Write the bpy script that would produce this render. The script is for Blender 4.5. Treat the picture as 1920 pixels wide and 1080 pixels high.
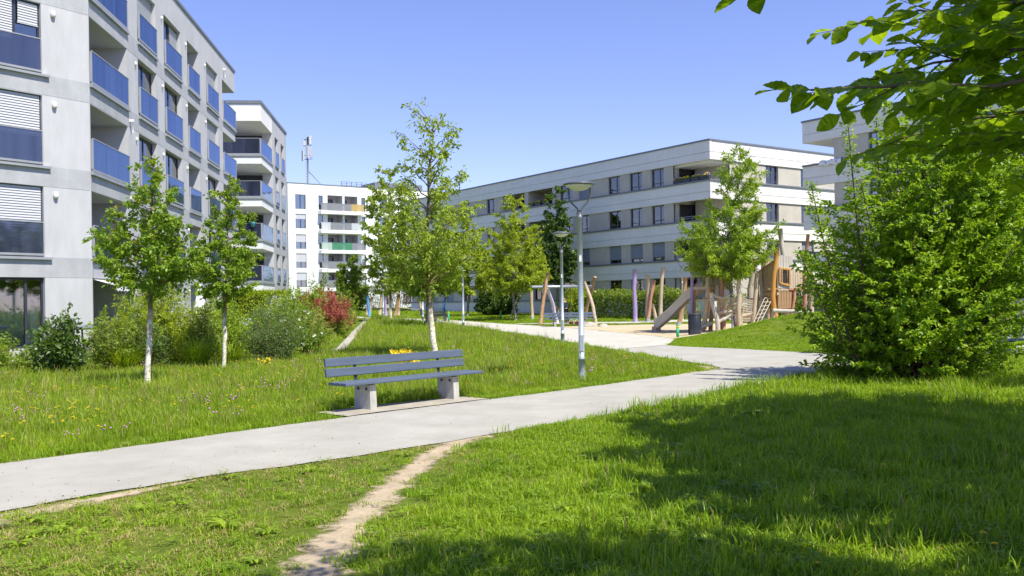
import bpy, math, random
import numpy as np
from mathutils import Vector, Matrix, noise

# ------------------------------------------------------------------ camera, world, sun
for o in list(bpy.data.objects):
    bpy.data.objects.remove(o)
SC = bpy.context.scene
COL = SC.collection
TH = 0.0157
cam_d = bpy.data.cameras.new('camera')
cam = bpy.data.objects.new('camera', cam_d)
COL.objects.link(cam)
SC.camera = cam
cam_d.sensor_width = 36.0
cam_d.lens = 36.0 * 1720 / 1920
cam_d.shift_y = 22.5 / 1920
cam_d.clip_start = 0.1
cam_d.clip_end = 4000
cam.matrix_world = Matrix.Translation((0, 0, 1.75)) @ Matrix.Rotation(math.pi / 2, 4, 'X') @ Matrix.Rotation(-TH, 4, 'Z')

SUN_EL = math.radians(57)
SUN_H = Vector((0.69, -0.724, 0)).normalized()
SUN_V = Vector((SUN_H.x * math.cos(SUN_EL), SUN_H.y * math.cos(SUN_EL), math.sin(SUN_EL)))
W = bpy.data.worlds.new('World')
SC.world = W
W.use_nodes = True
nt = W.node_tree
bg = nt.nodes['Background']
sky = nt.nodes.new('ShaderNodeTexSky')
sky.sky_type = 'NISHITA'
sky.sun_disc = False
sky.sun_elevation = SUN_EL
sky.sun_rotation = math.atan2(SUN_H.x, SUN_H.y)
sky.altitude = 0
sky.air_density = 1.0
sky.dust_density = 0.1
sky.ozone_density = 4.0
tint = nt.nodes.new('ShaderNodeMix'); tint.data_type = 'RGBA'; tint.blend_type = 'MULTIPLY'
tint.inputs[0].default_value = 1.0
tint.inputs[7].default_value = (1.10, 0.945, 1.22, 1)
nt.links.new(sky.outputs[0], tint.inputs[6])
nt.links.new(tint.outputs[2], bg.inputs[0])
bg.inputs[1].default_value = 0.118
sd = bpy.data.lights.new('sun', 'SUN')
sd.energy = 4.9
sd.angle = math.radians(0.5)
sd.color = (1.0, 0.945, 0.81)
so = bpy.data.objects.new('sun', sd)
so.rotation_euler = SUN_V.to_track_quat('Z', 'Y').to_euler()
so.location = (20, -20, 40)
COL.objects.link(so)
SC.view_settings.view_transform = 'Standard'
SC.view_settings.look = 'None'
SC.view_settings.gamma = 1
SC.view_settings.use_curve_mapping = False
SC.view_settings.exposure = 0.55
SC.render.engine = 'CYCLES'
SC.cycles.max_bounces = 8
SC.cycles.transparent_max_bounces = 16
SC.cycles.use_denoising = True

# ------------------------------------------------------------------ helpers
rnd = random.Random(7)
PI = math.pi


def H(x, y):
    t = max(0.0, min(y, 115.0) - 46.0)
    b = 0.0125 * t * t / (t + 4.0)
    return b + 1.02 * math.exp(-((x - 12.6) / 2.3) ** 2 / 2 - ((y - 38.0) / 2.6) ** 2 / 2)


def tag(o, label=None, cat=None, group=None, kind=None):
    if label: o['label'] = label
    if cat: o['category'] = cat
    if group: o['group'] = group
    if kind: o['kind'] = kind
    return o


def thing(name, label, cat, loc=(0, 0, 0), rotz=0.0, group=None):
    o = bpy.data.objects.new(name, None)
    o.empty_display_size = 0.3
    COL.objects.link(o)
    o.location = loc
    o.rotation_euler = (0, 0, rotz)
    return tag(o, label, cat, group)


def put(name, me, parent=None, loc=(0, 0, 0), rotz=0.0, scale=None):
    o = bpy.data.objects.new(name, me)
    COL.objects.link(o)
    if parent: o.parent = parent
    o.location = loc
    o.rotation_euler = (0, 0, rotz)
    if scale: o.scale = scale
    return o


def copy_tree(o, parent=None):
    c = o.copy()
    COL.objects.link(c)
    if parent: c.parent = parent
    for ch in list(o.children):
        copy_tree(ch, c)
    return c


class MB:
    def __init__(s):
        s.v = []; s.f = []; s.m = []; s.k = 0; s.sm = []; s.smooth = False

    def face(s, idx):
        s.f.append(tuple(idx)); s.m.append(s.k); s.sm.append(s.smooth)

    def quad(s, *p):
        n = len(s.v); s.v.extend(tuple(q) for q in p); s.face(range(n, n + len(p)))
        return s

    def box(s, x0, x1, y0, y1, z0, z1, M=None):
        c = [(x0, y0, z0), (x1, y0, z0), (x1, y1, z0), (x0, y1, z0), (x0, y0, z1), (x1, y0, z1), (x1, y1, z1), (x0, y1, z1)]
        if M is not None: c = [tuple(M @ Vector(p)) for p in c]
        n = len(s.v); s.v.extend(c)
        for q in ((0, 3, 2, 1), (4, 5, 6, 7), (0, 1, 5, 4), (1, 2, 6, 5), (2, 3, 7, 6), (3, 0, 4, 7)):
            s.face([n + i for i in q])
        return s

    def bevbox(s, x0, x1, y0, y1, z0, z1, b=0.008, M=None):
        # box with chamfered long edges (cross-section octagon along x)
        sec = [(y0 + b, z0), (y1 - b, z0), (y1, z0 + b), (y1, z1 - b), (y1 - b, z1), (y0 + b, z1), (y0, z1 - b), (y0, z0 + b)]
        n = len(s.v)
        for x in (x0, x1):
            for y, z in sec:
                p = Vector((x, y, z))
                if M is not None: p = M @ p
                s.v.append(tuple(p))
        for i in range(8):
            j = (i + 1) % 8
            s.face([n + i, n + 8 + i, n + 8 + j, n + j])
        s.face([n + i for i in range(8)])
        s.face([n + 8 + i for i in reversed(range(8))])
        return s

    def tube(s, pts, rad, n=6, cap=True):
        pts = [Vector(p) for p in pts]
        if not hasattr(rad, '__len__'): rad = [rad] * len(pts)
        base = len(s.v)
        up = Vector((0.31, 0.17, 0.93))
        for i, p in enumerate(pts):
            t = (pts[min(i + 1, len(pts) - 1)] - pts[max(i - 1, 0)])
            t = t.normalized() if t.length > 1e-9 else Vector((0, 0, 1))
            a = t.cross(up)
            if a.length < 0.15: a = t.cross(Vector((1, 0, 0)))
            a.normalize(); b = t.cross(a)
            for k in range(n):
                w = 2 * PI * k / n
                s.v.append(tuple(p + (a * math.cos(w) + b * math.sin(w)) * rad[i]))
        sm = s.smooth; s.smooth = True
        for i in range(len(pts) - 1):
            for k in range(n):
                q = (k + 1) % n
                s.face([base + i * n + k, base + i * n + q, base + (i + 1) * n + q, base + (i + 1) * n + k])
        s.smooth = sm
        if cap:
            s.face([base + k for k in range(n)])
            e = base + (len(pts) - 1) * n
            s.face([e + k for k in reversed(range(n))])
        return s

    def lathe(s, prof, n=20, c=(0, 0, 0)):
        base = len(s.v)
        for r, z in prof:
            for k in range(n):
                w = 2 * PI * k / n
                s.v.append((c[0] + r * math.cos(w), c[1] + r * math.sin(w), c[2] + z))
        sm = s.smooth; s.smooth = True
        for i in range(len(prof) - 1):
            for k in range(n):
                q = (k + 1) % n
                s.face([base + i * n + k, base + i * n + q, base + (i + 1) * n + q, base + (i + 1) * n + k])
        s.smooth = sm
        s.face([base + k for k in reversed(range(n))])
        e = base + (len(prof) - 1) * n
        s.face([e + k for k in range(n)])
        return s

    def mesh(s, name, *mats):
        me = bpy.data.meshes.new(name)
        me.from_pydata(s.v, [], s.f)
        for m in mats: me.materials.append(m)
        if len(mats) > 1: me.polygons.foreach_set('material_index', s.m)
        if any(s.sm): me.polygons.foreach_set('use_smooth', s.sm)
        me.update()
        return me

    def put(s, name, mats, parent=None, loc=(0, 0, 0), rotz=0.0):
        if not isinstance(mats, (list, tuple)): mats = [mats]
        return put(name, s.mesh(name, *mats), parent, loc, rotz)


# ------------------------------------------------------------------ materials
def nmat(name):
    m = bpy.data.materials.new(name)
    m.use_nodes = True
    return m, m.node_tree, m.node_tree.nodes['Principled BSDF']


def pm(name, base, rough=0.6, var=0.12, scale=6.0, bump=0.0, bscale=None, metal=0.0, spec=0.4, stretch=(1, 1, 1), base2=None, world=False, detail=6):
    m, t, b = nmat(name)
    N, L = t.nodes, t.links
    tc = N.new('ShaderNodeTexCoord')
    mp = N.new('ShaderNodeMapping')
    mp.inputs['Scale'].default_value = stretch
    if world:
        ge = N.new('ShaderNodeNewGeometry'); L.new(ge.outputs['Position'], mp.inputs[0])
    else:
        L.new(tc.outputs['Object'], mp.inputs[0])
    nz = N.new('ShaderNodeTexNoise')
    nz.inputs['Scale'].default_value = scale
    nz.inputs['Detail'].default_value = detail
    nz.inputs['Roughness'].default_value = 0.6
    L.new(mp.outputs[0], nz.inputs['Vector'])
    rp = N.new('ShaderNodeValToRGB')
    b2 = base2 or base
    rp.color_ramp.elements[0].position = 0.28
    rp.color_ramp.elements[1].position = 0.72
    rp.color_ramp.elements[0].color = tuple(max(0, c * (1 - var)) for c in base) + (1,)
    rp.color_ramp.elements[1].color = tuple(min(1, c * (1 + var)) for c in b2) + (1,)
    L.new(nz.outputs['Fac'], rp.inputs[0])
    L.new(rp.outputs[0], b.inputs['Base Color'])
    b.inputs['Roughness'].default_value = rough
    b.inputs['Metallic'].default_value = metal
    b.inputs['Specular IOR Level'].default_value = spec
    if bump:
        n2 = N.new('ShaderNodeTexNoise')
        n2.inputs['Scale'].default_value = bscale or scale * 6
        n2.inputs['Detail'].default_value = 4
        L.new(mp.outputs[0], n2.inputs['Vector'])
        bp = N.new('ShaderNodeBump')
        bp.inputs['Strength'].default_value = bump
        bp.inputs['Distance'].default_value = 0.02
        L.new(n2.outputs['Fac'], bp.inputs['Height'])
        L.new(bp.outputs[0], b.inputs['Normal'])
    return m


def weather(key, amt=0.10, sc=(1.1, 1.1, .30)):
    """rain streaks and blotches multiplied into a wall colour"""
    m = M[key]; t = m.node_tree; N, L = t.nodes, t.links; b = N['Principled BSDF']
    src = b.inputs['Base Color'].links[0].from_socket
    tc = N.new('ShaderNodeTexCoord'); mp = N.new('ShaderNodeMapping'); mp.inputs['Scale'].default_value = sc
    L.new(tc.outputs['Object'], mp.inputs[0])
    nz = N.new('ShaderNodeTexNoise'); nz.inputs['Scale'].default_value = 2.2; nz.inputs['Detail'].default_value = 7; nz.inputs['Roughness'].default_value = .7
    L.new(mp.outputs[0], nz.inputs['Vector'])
    rp = N.new('ShaderNodeValToRGB'); rp.color_ramp.elements[0].position = .40; rp.color_ramp.elements[1].position = .62
    v = 1 - amt
    rp.color_ramp.elements[0].color = (v, v, v * .985, 1); rp.color_ramp.elements[1].color = (1, 1, 1, 1)
    L.new(nz.outputs['Fac'], rp.inputs[0])
    mx = N.new('ShaderNodeMix'); mx.data_type = 'RGBA'; mx.blend_type = 'MULTIPLY'; mx.inputs[0].default_value = 1
    L.new(src, mx.inputs[6]); L.new(rp.outputs[0], mx.inputs[7]); L.new(mx.outputs[2], b.inputs['Base Color'])


def leafmat(name, c1, c2, trans=0.5, rough=0.42, spec=0.4, tint=(1.3, 1.2, 0.5)):
    """two-tone leaves: colour varies per leaf and per instance; sun shines through the blade"""
    m, t, b = nmat(name)
    N, L = t.nodes, t.links
    ge = N.new('ShaderNodeNewGeometry')
    oi = N.new('ShaderNodeObjectInfo')
    ad = N.new('ShaderNodeMath'); ad.operation = 'ADD'
    L.new(ge.outputs['Random Per Island'], ad.inputs[0]); L.new(oi.outputs['Random'], ad.inputs[1])
    fr = N.new('ShaderNodeMath'); fr.operation = 'FRACT'; L.new(ad.outputs[0], fr.inputs[0])
    nz = N.new('ShaderNodeTexNoise'); nz.inputs['Scale'].default_value = 0.9; nz.inputs['Detail'].default_value = 2
    L.new(ge.outputs['Position'], nz.inputs['Vector'])
    mx0 = N.new('ShaderNodeMath'); mx0.operation = 'MULTIPLY_ADD'
    L.new(nz.outputs['Fac'], mx0.inputs[0]); mx0.inputs[1].default_value = 0.9
    sb = N.new('ShaderNodeMath'); sb.operation = 'MULTIPLY_ADD'
    L.new(fr.outputs[0], sb.inputs[0]); sb.inputs[1].default_value = 0.65; sb.inputs[2].default_value = -0.27
    L.new(sb.outputs[0], mx0.inputs[2])
    mx = N.new('ShaderNodeMix'); mx.data_type = 'RGBA'; mx.clamp_factor = True
    L.new(mx0.outputs[0], mx.inputs[0])
    mx.inputs[6].default_value = c1 + (1,); mx.inputs[7].default_value = c2 + (1,)
    L.new(mx.outputs[2], b.inputs['Base Color'])
    b.inputs['Roughness'].default_value = rough
    b.inputs['Specular IOR Level'].default_value = spec
    tr = N.new('ShaderNodeBsdfTranslucent')
    tm = N.new('ShaderNodeMix'); tm.data_type = 'RGBA'; tm.blend_type = 'MULTIPLY'; tm.inputs[0].default_value = 1
    L.new(mx.outputs[2], tm.inputs[6]); tm.inputs[7].default_value = tint + (1,)
    L.new(tm.outputs[2], tr.inputs[0])
    ms = N.new('ShaderNodeMixShader'); ms.inputs[0].default_value = trans
    L.new(b.outputs[0], ms.inputs[1]); L.new(tr.outputs[0], ms.inputs[2])
    L.new(ms.outputs[0], N['Material Output'].inputs[0])
    return m


def glassmat(name, tint, refl=(1, 1, 1), base=0.06, ior=1.6, rough=0.02, body=None, bf=0.4):
    """thin pane: tinted see-through plus fresnel reflection"""
    m, t, b = nmat(name)
    N, L = t.nodes, t.links
    tr = N.new('ShaderNodeBsdfTransparent'); tr.inputs[0].default_value = tint + (1,)
    gl = N.new('ShaderNodeBsdfGlossy'); gl.inputs[0].default_value = refl + (1,); gl.inputs['Roughness'].default_value = rough
    fr = N.new('ShaderNodeFresnel'); fr.inputs[0].default_value = ior
    ad = N.new('ShaderNodeMath'); ad.operation = 'ADD'; ad.use_clamp = True; ad.inputs[1].default_value = base
    nz = N.new('ShaderNodeTexNoise'); nz.inputs['Scale'].default_value = 1.3
    bp = N.new('ShaderNodeBump'); bp.inputs['Strength'].default_value = 0.12; bp.inputs['Distance'].default_value = 0.05
    L.new(nz.outputs['Fac'], bp.inputs['Height']); L.new(bp.outputs[0], gl.inputs['Normal'])
    L.new(fr.outputs[0], ad.inputs[0])
    ms = N.new('ShaderNodeMixShader')
    under = tr.outputs[0]
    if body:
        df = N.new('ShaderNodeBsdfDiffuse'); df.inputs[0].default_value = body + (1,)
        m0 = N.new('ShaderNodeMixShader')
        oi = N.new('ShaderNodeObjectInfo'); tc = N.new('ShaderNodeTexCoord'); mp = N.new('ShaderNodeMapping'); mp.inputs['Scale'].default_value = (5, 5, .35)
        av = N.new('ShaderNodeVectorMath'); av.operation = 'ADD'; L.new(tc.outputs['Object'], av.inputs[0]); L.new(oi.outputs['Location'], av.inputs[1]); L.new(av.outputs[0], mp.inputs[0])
        ns = N.new('ShaderNodeTexNoise'); ns.inputs['Scale'].default_value = .8; ns.inputs['Detail'].default_value = 3; L.new(mp.outputs[0], ns.inputs['Vector'])  # stretched noise paints upright reflection streaks into the glass body
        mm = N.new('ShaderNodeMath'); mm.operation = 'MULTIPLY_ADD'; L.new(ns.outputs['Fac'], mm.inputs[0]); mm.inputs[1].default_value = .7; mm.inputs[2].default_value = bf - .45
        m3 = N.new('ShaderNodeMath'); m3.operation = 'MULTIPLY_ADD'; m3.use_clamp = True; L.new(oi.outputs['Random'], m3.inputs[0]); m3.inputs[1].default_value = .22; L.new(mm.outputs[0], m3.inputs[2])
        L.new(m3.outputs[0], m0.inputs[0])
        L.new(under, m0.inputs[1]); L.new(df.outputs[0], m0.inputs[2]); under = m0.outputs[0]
    L.new(ad.outputs[0], ms.inputs[0]); L.new(under, ms.inputs[1]); L.new(gl.outputs[0], ms.inputs[2])
    L.new(ms.outputs[0], N['Material Output'].inputs[0])
    return m


M = {}
M['plaster'] = pm('grey_white_plaster', (0.515, 0.52, 0.54), 0.9, 0.08, 0.55, 0.25, 60, stretch=(1, 1, 0.55), spec=0.2)
M['plaster_rough'] = pm('combed_plaster', (0.44, 0.45, 0.475), 0.95, 0.12, 1.1, 0.5, 40, spec=0.2)
M['plaster_in'] = pm('balcony_plaster', (0.50, 0.51, 0.54), 0.9, 0.05, 2, 0.1, 60, spec=0.2)
M['white'] = pm('white_render', (0.78, 0.79, 0.80), 0.9, 0.04, 0.4, 0.1, 50, spec=0.2)
M['concrete_band'] = pm('white_grey_concrete', (0.80, 0.79, 0.765), 0.85, 0.06, 0.35, 0.1, 40, stretch=(1, 1, 2.5), spec=0.2)
M['beige'] = pm('beige_plaster', (0.54, 0.51, 0.45), 0.95, 0.1, 0.8, 0.6, 25, spec=0.15)
M['coping'] = pm('zinc_coping', (0.19, 0.21, 0.235), 0.5, 0.08, 3, metal=0.2)
M['ledge'] = pm('grey_metal_ledge', (0.30, 0.315, 0.34), 0.5, 0.08, 3)
M['frame'] = pm('anthracite_frame', (0.040, 0.046, 0.062), 0.4, 0.08, 4)
M['frame_grey'] = pm('grey_frame', (0.085, 0.095, 0.11), 0.4, 0.08, 4)
M['pad'] = pm('trodden_pad', (0.37, 0.335, 0.275), 0.95, 0.18, 3, 0.5, 40, world=True)
M['room'] = pm('dark_room', (0.035, 0.034, 0.033), 0.9, 0.2, 2)
M['slat'] = pm('pale_shutter', (0.50, 0.515, 0.55), 0.5, 0.03, 4)
M['slat_dark'] = pm('grey_shutter', (0.27, 0.30, 0.34), 0.5, 0.05, 4)
M['curtain'] = pm('white_curtain', (0.80, 0.80, 0.81), 0.9, 0.08, 4)
M['pane'] = glassmat('window_pane', (0.86, 0.90, 0.92), (0.95, 0.98, 1.0), 0.10, 1.55)
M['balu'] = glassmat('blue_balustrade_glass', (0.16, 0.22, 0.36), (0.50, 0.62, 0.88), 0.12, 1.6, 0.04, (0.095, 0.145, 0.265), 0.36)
M['balu_grey'] = glassmat('grey_balustrade_glass', (0.40, 0.43, 0.56), (0.80, 0.90, 1.0), 0.05, 1.5, 0.04, (0.075, 0.09, 0.16), 0.42)
M['white_plastic'] = pm('white_plastic', (0.75, 0.75, 0.75), 0.45, 0.02, 4)
M['asphalt'] = pm('pale_asphalt', (0.41, 0.395, 0.352), 0.95, 0.09, 1.1, 0.35, 220, spec=0.2, world=True)
M['plaza'] = pm('compacted_gravel', (0.50, 0.48, 0.42), 0.95, 0.08, 0.8, 0.3, 120, spec=0.15, world=True)
M['sand'] = pm('play_sand', (0.50, 0.415, 0.275), 0.98, 0.14, 0.6, 0.6, 4, spec=0.1, world=True)
M['dirt'] = pm('dry_soil', (0.42, 0.34, 0.23), 0.98, 0.28, 4.0, 0.8, 30, spec=0.1, world=True)
M['edging'] = pm('pale_stone', (0.42, 0.385, 0.33), 0.9, 0.15, 4, 0.4, 40, world=True)
M['galv'] = pm('galvanised_steel', (0.40, 0.45, 0.50), 0.42, 0.10, 14, 0.05, 60, metal=0.35)
M['lamp_dark'] = pm('dark_lamp_metal', (0.12, 0.135, 0.16), 0.4, 0.08, 4, metal=0.2)
M['lamp_glass'] = pm('opal_lamp_bowl', (0.74, 0.74, 0.62), 0.35, 0.03, 4)
M['bench'] = pm('slate_blue_paint', (0.105, 0.135, 0.195), 0.5, 0.12, 6, 0.12, 40, stretch=(0.12, 1.5, 1.5), spec=0.4)
M['concrete'] = pm('bench_concrete', (0.50, 0.49, 0.455), 0.9, 0.12, 5, 0.3, 60)
M['steel_dark'] = pm('dark_steel', (0.06, 0.065, 0.075), 0.5, 0.1, 8, metal=0.4)
M['can'] = pm('anthracite_can', (0.035, 0.042, 0.06), 0.45, 0.1, 6)
M['green_paint'] = pm('green_paint', (0.03, 0.36, 0.14), 0.5, 0.08, 6)
M['yellow_paint'] = pm('yellow_paint', (0.45, 0.52, 0.05), 0.5, 0.08, 6)
M['wood'] = pm('weathered_wood', (0.47, 0.375, 0.265), 0.85, 0.25, 3, 0.4, 24, stretch=(4, 4, 0.35))
M['wood_grey'] = pm('silver_grey_wood', (0.46, 0.42, 0.36), 0.85, 0.2, 3, 0.4, 24, stretch=(4, 4, 0.35))
M['wood_brown'] = pm('oiled_wood', (0.24, 0.145, 0.075), 0.7, 0.3, 3, 0.3, 20, stretch=(4, 4, 0.35), base2=(0.38, 0.24, 0.12))
M['wood_orange'] = pm('orange_wood', (0.52, 0.26, 0.06), 0.7, 0.15, 3, 0.2, 20, stretch=(4, 4, 0.35))
M['wood_red'] = pm('red_glazed_wood', (0.40, 0.135, 0.07), 0.7, 0.15, 1.6, 0.2, 20, stretch=(4, 4, 0.5), base2=(0.50, 0.31, 0.20))
M['wood_purple'] = pm('purple_glazed_wood', (0.34, 0.26, 0.47), 0.7, 0.15, 3, 0.2, 20, stretch=(4, 4, 0.35))
M['wood_lilac'] = pm('pale_lilac_wood', (0.62, 0.55, 0.70), 0.7, 0.12, 3, 0.2, 20, stretch=(4, 4, 0.35))
M['wood_blue'] = pm('blue_glazed_wood', (0.08, 0.27, 0.62), 0.7, 0.15, 3, 0.2, 20, stretch=(4, 4, 0.35))
M['rope'] = pm('pale_rope', (0.55, 0.49, 0.38), 0.95, 0.15, 20)
M['slide'] = pm('beige_slide_wood', (0.62, 0.54, 0.41), 0.5, 0.1, 3, stretch=(1, 1, 1))
M['bark_white'] = pm('limewashed_bark', (0.60, 0.53, 0.42), 0.95, 0.35, 9, 0.8, 30, base2=(0.74, 0.70, 0.62))
M['bark_grey'] = pm('grey_bark', (0.15, 0.135, 0.105), 0.95, 0.35, 10, 0.8, 35, base2=(0.25, 0.235, 0.195))
def limewash():
    """white-painted lower stem, lichen flecks, natural bark above"""
    m = M['bark_white']; t = m.node_tree; N, L = t.nodes, t.links; b = N['Principled BSDF']
    src = b.inputs['Base Color'].links[0].from_socket
    tc = N.new('ShaderNodeTexCoord'); sp = N.new('ShaderNodeSeparateXYZ'); L.new(tc.outputs['Object'], sp.inputs[0])
    nz = N.new('ShaderNodeTexNoise'); nz.inputs['Scale'].default_value = 7; nz.inputs['Detail'].default_value = 5; L.new(tc.outputs['Object'], nz.inputs['Vector'])
    ad = N.new('ShaderNodeMath'); ad.operation = 'MULTIPLY_ADD'; L.new(nz.outputs['Fac'], ad.inputs[0]); ad.inputs[1].default_value = 1.3; L.new(sp.outputs[2], ad.inputs[2])
    mr = N.new('ShaderNodeMapRange'); mr.inputs[1].default_value = 1.85; mr.inputs[2].default_value = 2.35; L.new(ad.outputs[0], mr.inputs[0])
    mx = N.new('ShaderNodeMix'); mx.data_type = 'RGBA'; L.new(mr.outputs[0], mx.inputs[0]); L.new(src, mx.inputs[6]); mx.inputs[7].default_value = (.17, .125, .075, 1)
    n2 = N.new('ShaderNodeTexNoise'); n2.inputs['Scale'].default_value = 16; n2.inputs['Detail'].default_value = 3; L.new(tc.outputs['Object'], n2.inputs['Vector'])
    rp = N.new('ShaderNodeMapRange'); rp.inputs[1].default_value = .60; rp.inputs[2].default_value = .66; L.new(n2.outputs['Fac'], rp.inputs[0])
    m2 = N.new('ShaderNodeMix'); m2.data_type = 'RGBA'; L.new(rp.outputs[0], m2.inputs[0]); L.new(mx.outputs[2], m2.inputs[6]); m2.inputs[7].default_value = (.42, .26, .05, 1)
    L.new(m2.outputs[2], b.inputs['Base Color'])


limewash()
M['bark_brown'] = pm('brown_bark', (0.12, 0.092, 0.066), 0.95, 0.3, 14, 0.8, 40)
M['stem'] = pm('shrub_stem', (0.16, 0.12, 0.07), 0.95, 0.3, 14)
for k_, a_ in (('plaster', .085), ('plaster_rough', .10), ('concrete_band', .05), ('beige', .06), ('white', .03)): weather(k_, a_)
weather('concrete', .22, (6, 6, 1.2)); weather('bench', .16, (.8, 9, 9)); weather('asphalt', .10, (.45, .45, .45)); weather('plaza', .08, (.35, .35, .35))
# foliage
M['lf_pear'] = leafmat('pear_leaves', (0.114, 0.234, 0.021), (0.376, 0.524, 0.057))
M['lf_young'] = leafmat('reddish_young_leaves', (0.220, 0.150, 0.050), (0.320, 0.200, 0.080))
M['lf_ash'] = leafmat('olive_leaves', (0.187, 0.286, 0.024), (0.462, 0.583, 0.083))
M['lf_mid'] = leafmat('mid_green_leaves', (0.112, 0.213, 0.020), (0.302, 0.414, 0.050))
M['lf_yel'] = leafmat('yellow_green_leaves', (0.216, 0.324, 0.017), (0.475, 0.562, 0.049))
M['lf_lime'] = leafmat('lime_leaves', (0.165, 0.297, 0.020), (0.396, 0.528, 0.055))
M['lf_dark'] = leafmat('dark_leaves', (0.048, 0.110, 0.019), (0.138, 0.228, 0.039), trans=0.35)
M['lf_hedge'] = leafmat('hedge_leaves', (0.110, 0.198, 0.020), (0.308, 0.385, 0.050), trans=0.35)
M['lf_horn'] = leafmat('hornbeam_leaves', (0.095, 0.224, 0.013), (0.426, 0.605, 0.039), trans=0.45)
M['lf_over'] = leafmat('shaded_beech_leaves', (0.105, 0.21, 0.01), (0.3, 0.45, 0.026), trans=0.62, spec=0.3)
M['lf_red'] = leafmat('red_leaves', (0.33, 0.07, 0.05), (0.55, 0.24, 0.17), tint=(1.2, 0.7, 0.6))
M['lf_varieg'] = leafmat('variegated_leaves', (0.260, 0.300, 0.060), (0.480, 0.480, 0.160))
M['lf_sage'] = leafmat('sage_leaves', (0.094, 0.176, 0.050), (0.220, 0.308, 0.099))
M['lf_willow'] = leafmat('willow_leaves', (0.103, 0.166, 0.048), (0.221, 0.290, 0.110))
M['grass'] = leafmat('grass_blades', (0.125, 0.235, 0.01), (0.4, 0.52, 0.034), trans=0.42, rough=0.45, spec=0.3)
M['grass_lush'] = leafmat('lush_grass_blades', (0.115, 0.255, 0.008), (0.41, 0.57, 0.027), trans=0.45, rough=0.42, spec=0.35)
M['grass_dry'] = leafmat('dry_grass_blades', (0.28, 0.245, 0.08), (0.52, 0.44, 0.2), trans=0.35, rough=0.7, spec=0.15)
M['grass_seed'] = leafmat('seed_heads', (0.220, 0.220, 0.077), (0.374, 0.319, 0.143), trans=0.3, rough=0.8, spec=0.1)
M['petal_y'] = pm('yellow_petals', (0.85, 0.62, 0.02), 0.6, 0.1, 30)
M['petal_p'] = pm('mauve_petals', (0.50, 0.24, 0.42), 0.6, 0.2, 30)
M['petal_w'] = pm('white_petals', (0.80, 0.77, 0.72), 0.6, 0.08, 30)
M['petal_v'] = pm('violet_petals', (0.34, 0.22, 0.55), 0.6, 0.15, 30)


def ground_mat():
    m, t, b = nmat('lawn_ground')
    N, L = t.nodes, t.links
    ge = N.new('ShaderNodeNewGeometry')
    n1 = N.new('ShaderNodeTexNoise'); n1.inputs['Scale'].default_value = 0.35; n1.inputs['Detail'].default_value = 8
    n2 = N.new('ShaderNodeTexNoise'); n2.inputs['Scale'].default_value = 9.0; n2.inputs['Detail'].default_value = 8; n2.inputs['Roughness'].default_value = 0.75
    L.new(ge.outputs['Position'], n1.inputs['Vector']); L.new(ge.outputs['Position'], n2.inputs['Vector'])
    r1 = N.new('ShaderNodeValToRGB'); r2 = N.new('ShaderNodeValToRGB')
    r1.color_ramp.elements[0].position = 0.3; r1.color_ramp.elements[0].color = (0.095, 0.165, 0.016, 1)
    r1.color_ramp.elements[1].position = 0.72; r1.color_ramp.elements[1].color = (0.185, 0.235, 0.03, 1)
    r2.color_ramp.elements[0].position = 0.3; r2.color_ramp.elements[0].color = (0.5, 0.5, 0.5, 1)
    r2.color_ramp.elements[1].position = 0.75; r2.color_ramp.elements[1].color = (1.35, 1.3, 1.3, 1)
    L.new(n1.outputs['Fac'], r1.inputs[0]); L.new(n2.outputs['Fac'], r2.inputs[0])
    mx = N.new('ShaderNodeMix'); mx.data_type = 'RGBA'; mx.blend_type = 'MULTIPLY'; mx.inputs[0].default_value = 1
    L.new(r1.outputs[0], mx.inputs[6]); L.new(r2.outputs[0], mx.inputs[7])
    L.new(mx.outputs[2], b.inputs['Base Color'])
    b.inputs['Roughness'].default_value = 0.95; b.inputs['Specular IOR Level'].default_value = 0.1
    bp = N.new('ShaderNodeBump'); bp.inputs['Strength'].default_value = 0.8; bp.inputs['Distance'].default_value = 0.06
    L.new(n2.outputs['Fac'], bp.inputs['Height']); L.new(bp.outputs[0], b.inputs['Normal'])
    return m


M['ground'] = ground_mat()


def ragged(name, base):
    """bare soil that breaks up raggedly towards its edge, so the turf closes over it"""
    m = pm(name, base, 0.98, 0.28, 4.0, 0.8, 30, spec=0.1, world=True)
    t = m.node_tree; N, L = t.nodes, t.links
    at = N.new('ShaderNodeAttribute'); at.attribute_name = 'edge'
    ge = N.new('ShaderNodeNewGeometry')
    nz = N.new('ShaderNodeTexNoise'); nz.inputs['Scale'].default_value = 5.5; nz.inputs['Detail'].default_value = 8; nz.inputs['Roughness'].default_value = 0.68
    L.new(ge.outputs['Position'], nz.inputs['Vector'])
    ad = N.new('ShaderNodeMath'); ad.operation = 'MULTIPLY_ADD'; L.new(nz.outputs['Fac'], ad.inputs[0]); ad.inputs[1].default_value = 1.9; L.new(at.outputs['Fac'], ad.inputs[2])
    mr = N.new('ShaderNodeMapRange'); mr.inputs[1].default_value = 1.30; mr.inputs[2].default_value = 1.62
    L.new(ad.outputs[0], mr.inputs[0])
    tr = N.new('ShaderNodeBsdfTransparent'); ms = N.new('ShaderNodeMixShader')
    L.new(mr.outputs[0], ms.inputs[0]); L.new(N['Principled BSDF'].outputs[0], ms.inputs[1]); L.new(tr.outputs[0], ms.inputs[2])
    L.new(ms.outputs[0], N['Material Output'].inputs[0])
    return m


M['soil'] = ragged('ragged_soil', (0.42, 0.34, 0.235))
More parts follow.
